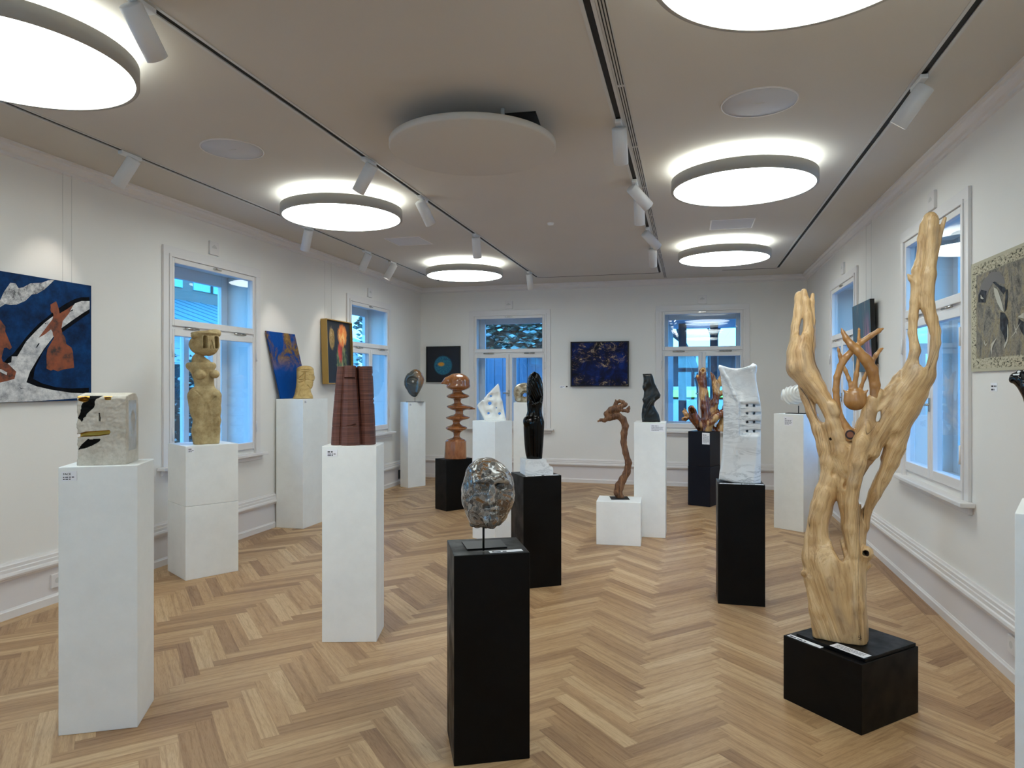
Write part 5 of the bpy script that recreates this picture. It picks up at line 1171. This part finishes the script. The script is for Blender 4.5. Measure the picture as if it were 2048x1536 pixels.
# ---- 10: dark angular torso
f = Fr('angular_torso', 'small dark angular stone torso with flat cut top', 'sculpture', 1302, depth_of('10') - .02, P['10']['h'])
T = lambda u, v, y=0: f.P(1270, 730, 11.81, u, v, y)
V = Vox((-24, -16, -2), (24, 16, 102), .55)
pl = [(180,210),(390,205),(420,260),(460,420),(540,580),(600,700),(590,770),(500,840),(460,890),(450,960),(500,1060),(560,1160),(590,1280),(600,1345),(170,1345),(155,1200),(165,1050),(200,900),(170,810),(200,760),(215,640),(180,500),(200,400),(200,300)]
V.poly([(T(*q)[0], T(*q)[2]) for q in pl], -13, 13, 6)
V.tube([T(440, 830, -12) + (2,), T(330, 960, -13) + (3,), T(200, 1280, -13) + (2,)], 2); V.tube([T(360, 820, -14) + (1.6,), T(250, 1020, -15.5) + (2.4,), T(220, 1250, -15) + (1.6,)], 2, 's'); V.ell(T(300, 600, -16), (7, 5, 14), 4, 's', rot=(0, .4, 0)); V.ell(T(470, 450, -15), (5, 5, 18), 3, 's', rot=(0, -.35, 0)); V.ell(T(225, 520, -9), (4, 5, 6), 2); V.cutz(0)
V.fn(lambda d, X, Y, Z: d + .3 * vnoise(X, Y, Z, .5, 8))
vox_obj(f, V, 'stone', stone('dark_serpentine', [(6, 8, 8), (12, 15, 15), (24, 28, 27)], .3, .0, 14, .25))
# ---- 11: red root sculpture
f = Fr('root_sculpture', 'reddish branching root with cut hollow ends on the navy plinth', 'sculpture', 1412, depth_of('11') - .02, P['11']['h'])
T = lambda x, y_, y=0: f.p(x, y_, y)
V = Vox((-52, -28, -2), (52, 28, 138), .6)
def tb(pts, k=3, op='u', **kw): V.tube([T(q[0], q[1], q[3] if len(q) > 3 else 0) + (q[2],) for q in pts], k, op, **kw)
tb([(1418, 866, 13), (1414, 840, 12), (1411, 815, 10.5), (1408, 790, 9), (1405, 765, 8.5), (1405, 745, 7.2), (1406, 741, 6.2)], 3)
tb([(1403, 768, 6), (1398, 757, 5), (1395, 753, 3.5)], 3); tb([(1413, 800, 7), (1424, 812, 5), (1434, 822, 5)], 3)
tb([(1422, 830, 9), (1430, 805, 7, -2), (1433, 785, 7, -2), (1430, 768, 6, -2), (1426, 754, 4, -2), (1422, 746, 2, -2)], 3)
tb([(1432, 778, 6), (1440, 762, 5.5), (1447, 745, 5), (1449, 738, 4.5)], 3); tb([(1435, 790, 5), (1447, 784, 5), (1456, 780, 5)], 3); tb([(1434, 772, 3), (1441, 768, 3), (1447, 760, 3), (1455, 757, 2.6)], 2)
tb([(1411, 862, 8, -6), (1402, 850, 7.5, -8), (1392, 836, 7, -9), (1385, 822, 7.6, -10), (1383, 818, 7.4, -10)], 2)
tb([(1403, 862, 6, -2), (1394, 851, 5, -3), (1383, 838, 4.5, -4), (1372, 829, 4.5, -4), (1367, 824, 3, -4)], 2); tb([(1378, 834, 4, -4), (1370, 838, 4.4, -5), (1366, 838, 3.6, -5)], 2); tb([(1376, 830, 3, -4), (1371, 822, 2.4, -4), (1369, 818, 1.4, -4)], 1)
tb([(1414, 862, 9, -10), (1420, 845, 7.5, -13), (1432, 833, 7.5, -12), (1446, 824, 7, -10), (1454, 818, 6.5, -10)], 2)
tb([(1440, 862, 12, 4), (1450, 840, 10, 4), (1452, 815, 8, 4)], 4)
tb([(1383.5, 819, 4.8, -17), (1388, 828, 4.5, -9)], 1, 's'); tb([(1406, 740, 3, -8), (1406, 744, 2.2, -2)], 1, 's'); tb([(1368, 839, 2.4, -10), (1371, 838, 1.8, -5)], .5, 's')
V.fn(lambda d, X, Y, Z: d + .5 * vnoise(X, Y, Z, .3, 4) + .25 * np.sin(1.2*X + .8*Y + .12*Z)); V.cutz(0)
m = Mat('red_root', rough=.25, coat=.7); v = m.co((7, 7, 2)); n = m.noise(v, 2.2, 7, .65, 1.4); n2 = m.noise(m.co((2.2, 2.2, 1.4)), 3, 3, .5, .6)
a = m.ramp(n, [(.3, lin(44, 20, 8)), (.5, lin(98, 46, 20)), (.7, lin(138, 76, 38))]); b = m.ramp(n, [(.3, lin(150, 98, 48)), (.6, lin(206, 160, 100))]); m.col(m.mix(m.ramp(n2, [(.5, (0,)*3), (.58, (1,)*3)]), a, b))
vox_obj(f, V, 'wood', m.m)

# ---- 12: white marble wave with finger slots
f = Fr('marble_wave', 'tall white veined marble slab with a scooped face and four rows of slots', 'sculpture', 1480, depth_of('12') - .01, P['12']['h'])
T = lambda u, v, y=0: f.P(1360, 720, 5.908, u, v, y)
V = Vox((-48, -34, -3), (48, 34, 246), .9)
def bez(pts): return [(T(*q)[0], T(*q)[2]) for q in pts]
pl = [(458,58),(490,64),(540,80),(600,96),(660,102),(720,98),(780,84),(830,64),(868,52),(895,56),(908,80),(906,120),(896,170),(898,240),(915,340),(935,440),(952,540),(958,640),(954,760),(950,870),(948,1000),(948,1200),(950,1445),(900,1462),(850,1466),(650,1442),(458,1412),(466,1330),(480,1250),(492,1150),(502,1040),(510,900),(514,740),(512,600),(506,420),(494,300),(478,180)]
V.poly(bez(pl), -24, 22, 6)
# facet to the side face on the right: slice the front right edge
V.fn(lambda d, X, Y, Z: np.maximum(d, (.55 * (X - (T(862, 0)[0] + np.interp(Z, [0, 90, 160, 246], [0, 8, 10, 6]))) - (Y + 24) * .83)))
# scooped upper face, concave from the top edge to the slots
V.ell(T(700, 300, -30), (30, 17, 42), 8, 's', rot=(0, -.32, 0)); V.ell(T(640, 170, -28), (26, 12, 22), 8, 's', rot=(0, -.2, 0))
V.tube([T(470, 90, -22) + (2.5,), T(560, 220, -21) + (3,), T(640, 400, -22) + (3.2,), T(700, 520, -22) + (3,), T(690, 700, -21) + (2.5,), T(705, 850, -21) + (2.5,), T(670, 1010, -21) + (2,)], 5)
V.tube([T(860, 60, -16) + (3,), T(862, 150, -16) + (2.6,), T(880, 300, -16) + (2.4,), T(910, 440, -14) + (2.2,)], 3)
V.box(T(830, 690, -26), (22, 8, 32), 4, 4, 's', rot=(0, 0, -.12))
for v_, x0 in ((530, 715), (622, 722), (724, 728), (828, 735)):
    V.tube([T(x0 + 22, v_ + 4, -22) + (3.6,), T(942, v_ - 2, -14) + (3.4,)], 1.5, 's', sy=1.8)
    V.tube([T(x0 + 5, v_ + 32, -18.5) + (1.3,), T(940, v_ + 26, -12) + (1.2,)], 1.5)
    for hx in (792, 872): V.ell(T(hx, v_ + 4, -10), (2.4, 16, 2.8), .5, 's')
V.ell(T(760, 1150, -34), (22, 12, 34), 8, 's', rot=(0, .15, 0)) ; V.tube([T(640, 1010, -22) + (2,), T(670, 1110, -23) + (1.5,)], 3)
V.cutz(0)
vox_obj(f, V, 'stone', marble('veined_marble', (224, 228, 231), (118, 126, 134), .28, 3.2, .75, (1.2, 1.2, 3.0)))

# ---- 13: pale shell-like stone
f = Fr('shell_stone', 'pale swirling shell-like stone on a short black rod', 'sculpture', 1597, depth_of('13') - .02, P['13']['h'])
T = lambda u, v, y=0: f.P(1520, 740, 12.8, u, v, y)
V = Vox((-40, -24, 6), (34, 24, 58), .5); c0 = T(900, 640)
V.ell(c0, (27, 18, 18), 0); V.ell(T(760, 660), (17, 14, 14.5), 8); V.ell(T(1000, 560, -4), (13, 13, 13), 6)
def swirl(d, X, Y, Z):
    x, z = X - T(1020, 560)[0], Z - T(1020, 560)[2]; r = np.sqrt(x*x + z*z*1.1) + 1e-3; a = np.arctan2(z, x)
    return np.where(np.abs(d) < 6, d + .95 * np.sin(r * .95 + a * 1.0 + .1*Y) * np.clip(r / 8, .2, 1), d)
V.fn(swirl)
vox_obj(f, V, 'stone', marble('alabaster', (236, 236, 230), (190, 190, 180), .25, 5, .4))
mb = MB(); mb.cyl((0, 0, .005), (0, 0, 16 * f.s), .005, n=12); mb.build('rod', M['rod'], f.e)
mb = MB(); mb.box((-.125, -.055, 0), (.125, .055, .008)); mb.build('base_plate', M['rod'], f.e, rot=-.3)

# ---- 16: white stone triangle with holes
f = Fr('holed_triangle', 'white stone triangle with scooped hollows and round holes', 'sculpture', 982, depth_of('16') - .02, P['16']['h'])
T = lambda u, v, y=0: f.P(900, 700, 5.908, u, v, y)
V = Vox((-34, -16, -2), (34, 16, 82), .5)
pl = [(568,395),(580,420),(596,500),(600,560),(618,600),(640,720),(662,830),(655,852),(440,852),(410,830),(385,780),(345,710),(320,662),(330,640),(380,592),(400,592),(402,572),(440,525),(500,462)]
V.poly(bez2 := [(T(*q)[0], T(*q)[2]) for q in pl], -9, 9, 3)
for u, v_, rx, rz, dp, ro in ((470, 640, 7, 6, -11, .3), (455, 750, 8, 6, -11, .4), (585, 750, 7, 7.5, -11, -.3), (490, 550, 6.5, 4.5, -10, .5), (560, 545, 4, 7, -11, .1), (545, 680, 3.5, 9, -11, 0), (380, 660, 5, 8, -11, .2), (400, 720, 4, 8, -12, .6), (620, 660, 3, 8, -10, .1)): V.ell(T(u, v_, dp), (rx, 5.5, rz), 4, 's', rot=(0, -ro, 0))
for u, v_, r in ((470, 630, 3.6), (455, 747, 2.5), (585, 750, 2.8), (482, 545, 2.2), (547, 683, 1.5)): V.tube([T(u, v_, -16) + (r,), T(u, v_, 16) + (r,)], .6, 's')
V.cutz(0); vox_obj(f, V, 'stone', marble('white_stone', (238, 238, 234), (205, 205, 200), .5, 4, .3))

# ---- 17: beige stone with one round hole
f = Fr('holed_stone', 'beige and brown polished stone with one round hole, half hidden by the black figure', 'sculpture', 1046, depth_of('17') - .02, P['17']['h'])
T = lambda u, v, y=0: f.P(900, 700, 5.908, u, v, y)
V = Vox((-28, -18, -2), (28, 18, 46), .5)
V.ell(T(870, 500), (20, 13, 19), 0); V.box(T(870, 520), (17, 10, 16), 6, 5); V.ell(T(930, 560), (15, 11, 13), 5)
V.ell(T(885, 530, -12), (8, 7, 8), 3, 's'); V.tube([T(885, 532, -20) + (4,), T(885, 532, 20) + (4,)], 1, 's'); V.ell(T(790, 495, -12), (5, 5, 4), 2, 's'); V.ell(T(860, 420, -10), (6, 4, 3), 2, 's'); V.ell(T(800, 570, -12), (6, 4, 5), 3, 's')
V.fn(lambda d, X, Y, Z: d + .7 * vnoise(X, Y, Z, .28, 14)); V.cutz(0)
vox_obj(f, V, 'stone', stone('beige_stone', [(84, 66, 40), (140, 124, 96), (186, 176, 152), (160, 150, 128)], .25, .6, 14, .1))

# ---- 15: glossy dark stone leaning out over the edge plinth
p = P['15']; f = Fr('horn_stone', 'glossy blue-black curved stone entering at the picture edge', 'sculpture', 2093, cam_depth(p['c']), p['h'])
T = lambda x, y_, y=0: f.p(x, y_, y)
s1 = 2093; 
V = Vox((-92, -55, -3), (60, 55, 300), 2.0)
tb([(2096, 1020, 40), (2100, 960, 34), (2098, 900, 30), (2088, 850, 27), (2072, 805, 23), (2054, 775, 17), (2037, 758, 14), (2026, 756, 9), (2021, 760, 5)], 6, sy=1.2)
tb([(2036, 744, 5), (2060, 748, 10), (2085, 770, 16), (2100, 800, 20)], 6); V.ell(T(2060, 800, -26), (10, 8, 30), 6, 's', rot=(0, -.5, 0)); V.cutz(0)
vox_obj(f, V, 'stone', flat('blue_black_stone', (5, 9, 15), .1, spec=.5, coat=.2))

# ---- 14: the tall tree sculpture
p = P['14']; DT = cam_depth(p['c']) + .0; f = Fr('tree_sculpture', 'tall pale polished tree trunk forking into two limbs around a carved loop', 'sculpture', 1683, DT, p['h'] + .0165)
T = lambda x, y_, y=0: f.p(x, y_, y)
V = Vox((-125, -62, -3), (212, 62, 850), 1.9)
# foot and twisted trunk
tb([(1683, 1292, 51), (1680, 1250, 54), (1674, 1200, 57), (1668, 1160, 60), (1665, 1135, 60)], 6, sy=.78)
tb([(1700, 1292, 34), (1690, 1230, 40), (1680, 1170, 44)], 8)
tb([(1650, 1150, 44, 2), (1640, 1115, 38, 2), (1637, 1085, 25, 0), (1638, 1055, 22, 0), (1641, 1020, 22, 0), (1650, 990, 22, 0), (1660, 960, 20, 2), (1662, 925, 22, 4), (1655, 895, 22, 6), (1640, 860, 17, 8), (1625, 825, 14, 12), (1612, 795, 12, 16), (1602, 775, 10, 18)], 7)
tb([(1622, 1120, 18, -8), (1625, 1080, 16, -8), (1632, 1040, 15, -10), (1640, 1010, 14, -12), (1650, 985, 12, -12)], 8)
tb([(1700, 1160, 34), (1706, 1120, 25), (1708, 1090, 21), (1704, 1050, 20), (1700, 1010, 20), (1696, 970, 20), (1692, 930, 22), (1690, 905, 22)], 7)
tb([(1715, 1290, 18, -18), (1712, 1200, 16, -26), (1706, 1120, 14, -20)], 10)
tb([(1640, 1280, 14, -20), (1632, 1220, 14, -26), (1622, 1160, 12, -24)], 8); tb([(1607, 1150, 7, -22), (1611, 1148, 8, -20)], 5)
# body above, left side: diagonal thick limb
tb([(1692, 930, 24, -6), (1684, 900, 24, -8), (1674, 872, 21, -10), (1664, 845, 19, -12), (1657, 822, 16, -12), (1646, 800, 17, -12), (1632, 778, 20, -10), (1615, 754, 25, -8), (1600, 732, 30, -5), (1599, 705, 28, -4), (1602, 680, 24, -3)], 7)
tb([(1664, 812, 12, -22), (1668, 824, 12, -22)], 5); tb([(1597, 690, 21), (1592, 650, 13, 0), (1595, 620, 11, 2), (1596, 590, 10, 4), (1596, 586, 9, 4)], 5)
tb([(1612, 690, 18), (1614, 660, 13, -3), (1612, 630, 11, -4), (1609, 600, 9, -4), (1606, 580, 7, -4)], 5); tb([(1618, 690, 12, 4), (1622, 640, 7, 5), (1622, 600, 5.5, 6), (1624, 586, 4, 6)], 4)
# right side: broad limb rising to the top
tb([(1700, 1000, 22, 2), (1712, 960, 20, 0), (1722, 925, 22, 0), (1730, 890, 30, 0), (1744, 858, 34, 0), (1765, 835, 32, 2), (1785, 808, 30, 4), (1806, 782, 30, 4), (1826, 756, 30, 4), (1833, 748, 30, 4)], 8, sy=.8)
tb([(1790, 850, 26, 8), (1810, 815, 24, 8), (1828, 785, 22, 6)], 8)
tb([(1728, 1050, 10, 8), (1733, 1020, 9, 8), (1748, 985, 12, 8), (1765, 950, 15, 8), (1778, 920, 18, 8), (1788, 890, 20, 8), (1796, 862, 20, 8)], 5)
tb([(1712, 1110, 17, 8), (1718, 1075, 12, 8), (1726, 1050, 10, 8)], 6)
# front ridge
tb([(1706, 1100, 14, -22), (1702, 1050, 14, -25), (1704, 1000, 14, -28), (1710, 960, 15, -30), (1715, 920, 16, -30), (1722, 880, 17, -28), (1730, 850, 15, -22), (1736, 825, 13, -18), (1745, 800, 12, -14), (1755, 787, 10, -12), (1762, 792, 8, -10)], 6)
tb([(1742, 900, 16, -18), (1742, 860, 14, -18), (1736, 830, 12, -16)], 5)
# broken spike and flank of the broad limb
tb([(1752, 850, 12, -10), (1764, 815, 12, -10), (1778, 782, 12, -8), (1790, 758, 8, -6), (1796, 742, 2, -6)], 5)
# upper fork with its long opening
tb([(1820, 760, 20, 2), (1818, 735, 13, 0), (1824, 712, 11, 0), (1824, 695, 10, 0), (1820, 670, 9, 0), (1821, 640, 9, 0), (1824, 610, 10, 0), (1827, 575, 11, 2), (1827, 550, 10, 2), (1834, 520, 7, 4), (1836, 490, 8, 4), (1840, 465, 8, 2)], 4)
tb([(1845, 745, 16, 2), (1855, 715, 11, 0), (1861, 690, 10, 0), (1861, 668, 10, 0), (1854, 645, 11, 0), (1847, 620, 13, 0), (1844, 590, 15, 0), (1847, 560, 16, 0), (1850, 535, 13, 0), (1852, 505, 14, 0), (1852, 475, 15, 0), (1852, 458, 14.5, 0), (1852, 454, 13, 0)], 4)
tb([(1860, 530, 6, 4), (1866, 500, 6, 5), (1873, 470, 5, 6), (1879, 454, 3.5, 6)], 3); tb([(1826, 575, 8, 0), (1816, 565, 6, -2), (1811, 558, 3.5, -4)], 4)
# knot stump with its hole
tb([(1722, 1110, 16, -4), (1731, 1100, 13, -12), (1733, 1097, 12, -18)], 5); tb([(1726, 1130, 10, -4), (1738, 1122, 5, -8)], 4)
# openings and cavities
def hole(pts, r0, r1, k=4, y0=-70, y1=70):
    pass
V.poly([(T(*q)[0], T(*q)[2]) for q in [(1663, 1040), (1670, 1037), (1676, 1046), (1678, 1070), (1684, 1096), (1689, 1116), (1685, 1123), (1679, 1121), (1668, 1104), (1659, 1078), (1657, 1055)]], -70, 70, 0, 7, 's', sh=.25)
V.poly([(T(*q)[0], T(*q)[2]) for q in [(1757, 913), (1761, 918), (1757, 934), (1746, 952), (1734, 966), (1727, 982), (1722, 1000), (1718, 1012), (1716, 1000), (1720, 976), (1726, 952), (1738, 930)]], -70, 70, 0, 6, 's', sh=.17)
V.poly([(T(*q)[0], T(*q)[2]) for q in [(1634, 806), (1638, 812), (1646, 826), (1652, 838), (1651, 846), (1643, 846), (1635, 836), (1631, 822), (1630, 808)]], -70, 70, 0, 4, 's')
V.poly([(T(*q)[0], T(*q)[2]) for q in [(1830, 648), (1838, 650), (1843, 665), (1847, 680), (1852, 672), (1851, 690), (1850, 715), (1845, 735), (1838, 738), (1831, 730), (1830, 718), (1836, 704), (1831, 690), (1828, 670)]], -70, 70, 0, 3, 's')
V.poly([(T(*q)[0], T(*q)[2]) for q in [(1752, 822), (1760, 818), (1761, 834), (1756, 843), (1749, 843), (1748, 836)]], -70, 70, 0, 3, 's')
V.poly([(T(*q)[0], T(*q)[2]) for q in [(1603, 632), (1606, 640), (1605, 660), (1600, 672), (1596, 668), (1597, 650)]], -70, 70, 0, 2, 's')
tb([(1668, 930, 5, -30), (1668, 947, 6, -18)], 2, 's'); tb([(1669, 972, 5.5, -30), (1671, 1000, 5.5, -18)], 2, 's'); tb([(1691, 938, 6, -38), (1692, 970, 6, -18)], 2, 's'); tb([(1718, 985, 5, -22), (1716, 1015, 6, -16), (1712, 1050, 4, -18)], 3, 's')
tb([(1664, 900, 1.6, -26), (1669, 925, 2, -28), (1670, 960, 2, -26), (1672, 1010, 1.6, -24), (1676, 1040, 1.6, -22)], 1, 's')
tb([(1835, 515, 3, -22), (1836, 530, 4.2, -12), (1834, 552, 3, -14)], 2, 's'); tb([(1731, 1097, 6.5, -34), (1727, 1098, 5.5, -8)], 1.5, 's'); tb([(1661, 878, 3.2, -36), (1661, 876, 3, -20)], 1, 's')
tb([(1680, 880, 2.2, -36), (1702, 925, 3, -40)], 3, 's')
# long grooves and cracks following the twist
def crack(pts, r=.9, k=.6): V.tube([T(a, b, c) + (r,) for a, b, c in pts], k, 's')
PYL = [440, 580, 640, 700, 750, 800, 850, 900, 960, 1040, 1120, 1200, 1300]
CL = [1612, 1612, 1608, 1598, 1605, 1640, 1662, 1672, 1655, 1634, 1636, 1662, 1700]; CR = [1856, 1842, 1842, 1842, 1824, 1790, 1760, 1730, 1706, 1700, 1698, 1702, 1714]
def grain_x(x, z):
    py = f.py0 - z; L = np.interp(py, PYL, CL) - f.px0; R = np.interp(py, PYL, CR) - f.px0
    t = np.clip((x - (L + R) / 2) / np.maximum(R - L, 8) + .5, 0, 1); t = t * t * (3 - 2*t); low = np.clip((py - 1060) / 80, 0, 1)
    c_ = L * (1 - t) + R * t; fan = 1 + low * (py - 1060) / 600
    return (x - c_) * fan
V.fn(lambda d, X, Y, Z: np.where(np.abs(d) < 12, (lambda g: d + 1.5 * vnoise(g, Y, Z * .10, .13, 3) + .9 * vnoise(g, Y, Z * .07, .34, 5) + .35 * vnoise(g, Y, Z * .08, .8, 7))(grain_x(X, Z + 0*X)), d))
for pts in ([(1612, 1165), (1622, 1220), (1640, 1284)], [(1668, 1128), (1686, 1200), (1702, 1288)], [(1708, 1160), (1720, 1220), (1730, 1282)], [(1640, 880), (1658, 905), (1672, 925)], [(1600, 700), (1612, 740), (1632, 770)]):
    V.tube([T(a_, b_, -60) + (1.2,) for a_, b_ in pts], 0, 's') if 0 else None
V.cutz(0)
tm = Mat('tree_wood', rough=.45, coat=.15); ga_ = tm.attr('grain', 'Vector')
def gm(sc_, loc=(0, 0, 0)):
    mp = tm.n.new('ShaderNodeMapping'); tm.l.new(ga_, mp.inputs[0]); mp.inputs['Scale'].default_value = sc_; mp.inputs['Location'].default_value = loc; return mp.outputs[0]
n = tm.noise(gm((16, 16, 1.1)), 1.7, 8, .7, .9); big = tm.noise(gm((4, 4, 1.2), (3, 0, 0)), 2.2, 4, .6, .5); fine = tm.noise(gm((90, 90, 3)), 2.0, 4, .6, .4)
c = tm.ramp(n, [(.28, lin(130, 94, 58)), (.4, lin(178, 140, 92)), (.54, lin(206, 171, 122)), (.72, lin(224, 194, 150))])
c = tm.mix(tm.ramp(big, [(.52, (0,)*3), (.66, (.6,)*3)]), c, lin(146, 124, 100)); c = tm.mix(.55, c, tm.ramp(fine, [(.34, (.58, .47, .36)), (.46, (1, 1, 1))]), 'MULTIPLY')
ck = tm.noise(gm((9, .6, .22), (5, 1, 0)), 2.4, 1, .4, 0); c = tm.mix(tm.ramp(ck, [(.494, (0,)*3), (.5, (.9,)*3), (.506, (0,)*3)]), c, lin(62, 42, 26))
tm.col(c); tm.bump(n, .5, .004)
tme = V.mesh('trunk', f.sc); nv = len(tme.vertices); cv = np.empty(nv*3, np.float32); tme.vertices.foreach_get('co', cv); cv = cv.reshape(-1, 3) / f.sc
gv = np.stack([grain_x(cv[:, 0], cv[:, 2]) * f.s, cv[:, 1] * f.s, cv[:, 2] * f.s], 1); ga = tme.attributes.new('grain', 'FLOAT_VECTOR', 'POINT'); ga.data.foreach_set('vector', gv.astype(np.float32).ravel())
o = mk('trunk', tme, [tm.m, M['hollow']], f.e)
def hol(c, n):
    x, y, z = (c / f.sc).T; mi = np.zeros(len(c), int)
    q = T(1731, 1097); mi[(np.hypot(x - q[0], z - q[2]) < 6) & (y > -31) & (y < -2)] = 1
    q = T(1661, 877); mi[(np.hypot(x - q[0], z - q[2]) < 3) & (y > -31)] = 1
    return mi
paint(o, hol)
# carved loop: two arms crossing, with prongs
V = Vox((-20, -34, 395), (92, 10, 640), .9); yy = -16
tb([(1700, 1000, 15, yy + 2), (1700, 930, 15, yy + 2), (1700, 890, 15, yy), (1699, 868, 14, yy), (1690, 852, 9, yy), (1680, 832, 7, yy), (1674, 808, 7, yy), (1672, 780, 7, yy), (1674, 755, 7, yy), (1681, 733, 7, yy + 2), (1693, 714, 7, yy + 3), (1708, 698, 6.5, yy + 2), (1722, 686, 5.5, yy), (1740, 674, 5, yy), (1755, 665, 4.5, yy), (1763, 661, 2, yy)], 3)
tb([(1712, 868, 11, yy), (1724, 852, 9, yy), (1738, 830, 9, yy), (1747, 800, 9.5, yy), (1748, 770, 10.5, yy), (1743, 742, 11.5, yy - 2), (1730, 720, 11, yy - 4), (1716, 704, 9, yy - 5), (1703, 692, 8, yy - 4), (1692, 678, 6.5, yy - 2), (1686, 666, 4, yy), (1683, 658, 1.6, yy)], 3)
tb([(1741, 728, 5, yy), (1750, 712, 4.2, yy), (1758, 702, 3.2, yy), (1763, 699, 1.5, yy)], 3); tb([(1716, 696, 3.5, yy + 3), (1717, 678, 3.2, yy + 3), (1717.5, 662, 2.6, yy + 3), (1717, 658, 1.2, yy + 3)], 2); tb([(1684, 727, 5, yy), (1680, 712, 3.8, yy), (1677, 700, 2.6, yy), (1676, 695, 1.2, yy)], 3)
tb([(1700, 866, 7, -34), (1700, 866, 6, -31)], 1.5, 's', ) if 0 else None
lo = mk('carved_loop', V.mesh('carved_loop', f.sc), M['tree_dark'], f.e); lo['label'] = 'smooth darker carved loop with pointed prongs'
V = Vox((-6, -36, 450), (60, 12, 575), .8)
V.ell(T(1710, 800, yy), (23.5, 15, 20), 0); V.ell(T(1710, 790, yy), (22, 13, 14), 4)
tb([(1694, 788, 5, yy - 4), (1687, 780, 1.2, yy - 6)], 3); tb([(1726, 788, 5, yy - 4), (1734, 780, 1.2, yy - 6)], 3)
tb([(1703, 786, 6, yy), (1701, 770, 4.2, yy), (1697, 757, 4, yy), (1691, 742, 4, yy), (1687, 732, 3, yy)], 3); tb([(1710, 784, 6, yy - 2), (1709, 768, 4.8, yy - 2), (1712, 750, 5, yy - 2), (1715, 732, 3.6, yy - 2), (1716, 712, 3.2, yy)], 3); tb([(1718, 786, 5, yy), (1722, 772, 3.6, yy), (1727, 758, 3.8, yy), (1733, 742, 3.2, yy)], 3)
for a in (-14, -7, 0, 7, 14): tb([(1710 + a * 1.1, 779, 1.6, yy - 14), (1710 + a * .6, 790, 1, yy - 16)], 1.5, 's')
po = mk('carved_pod', V.mesh('carved_pod', f.sc), M['tree_dark'], f.e); po['label'] = 'round carved pod with finger-like stems inside the loop'
mb = MB(); q = T(1700, 867, yy - 15.5); mb.cyl((q[0]*f.s*f.ca, q[1]*f.s*f.ca, q[2]*f.s), (q[0]*f.s*f.ca, q[1]*f.s*f.ca + .02, q[2]*f.s), 9 * f.s, n=32); mb.cyl((q[0]*f.s*f.ca, q[1]*f.s*f.ca - .0012, q[2]*f.s), (q[0]*f.s*f.ca, q[1]*f.s*f.ca + .01, q[2]*f.s), 6 * f.s, n=32, mi=1)
k = mb.build('knot', [flat('knot_dark', (40, 24, 22), .5), flat('knot_heart', (122, 72, 44), .5)], f.e); k['label'] = 'dark round knot'
# signature marks carved near the foot
mb = MB(); q = T(1719, 1258, -44.5); q = (q[0]*f.ca, q[1]*f.ca, q[2])
mb.tube([(q[0]*f.s - .004, q[1]*f.s, q[2]*f.s + .014), (q[0]*f.s - .009, q[1]*f.s, q[2]*f.s + .004), (q[0]*f.s + .004, q[1]*f.s, q[2]*f.s + .001)], .0012, 6)
mb.tube([(q[0]*f.s - .006, q[1]*f.s, q[2]*f.s - .009), (q[0]*f.s + .006, q[1]*f.s, q[2]*f.s + .002)], .0012, 6); mb.tube([(q[0]*f.s + .003, q[1]*f.s, q[2]*f.s + .012), (q[0]*f.s + .003, q[1]*f.s, q[2]*f.s - .012)], .0012, 6)
mb.build('signature', M['hollow'], f.e)
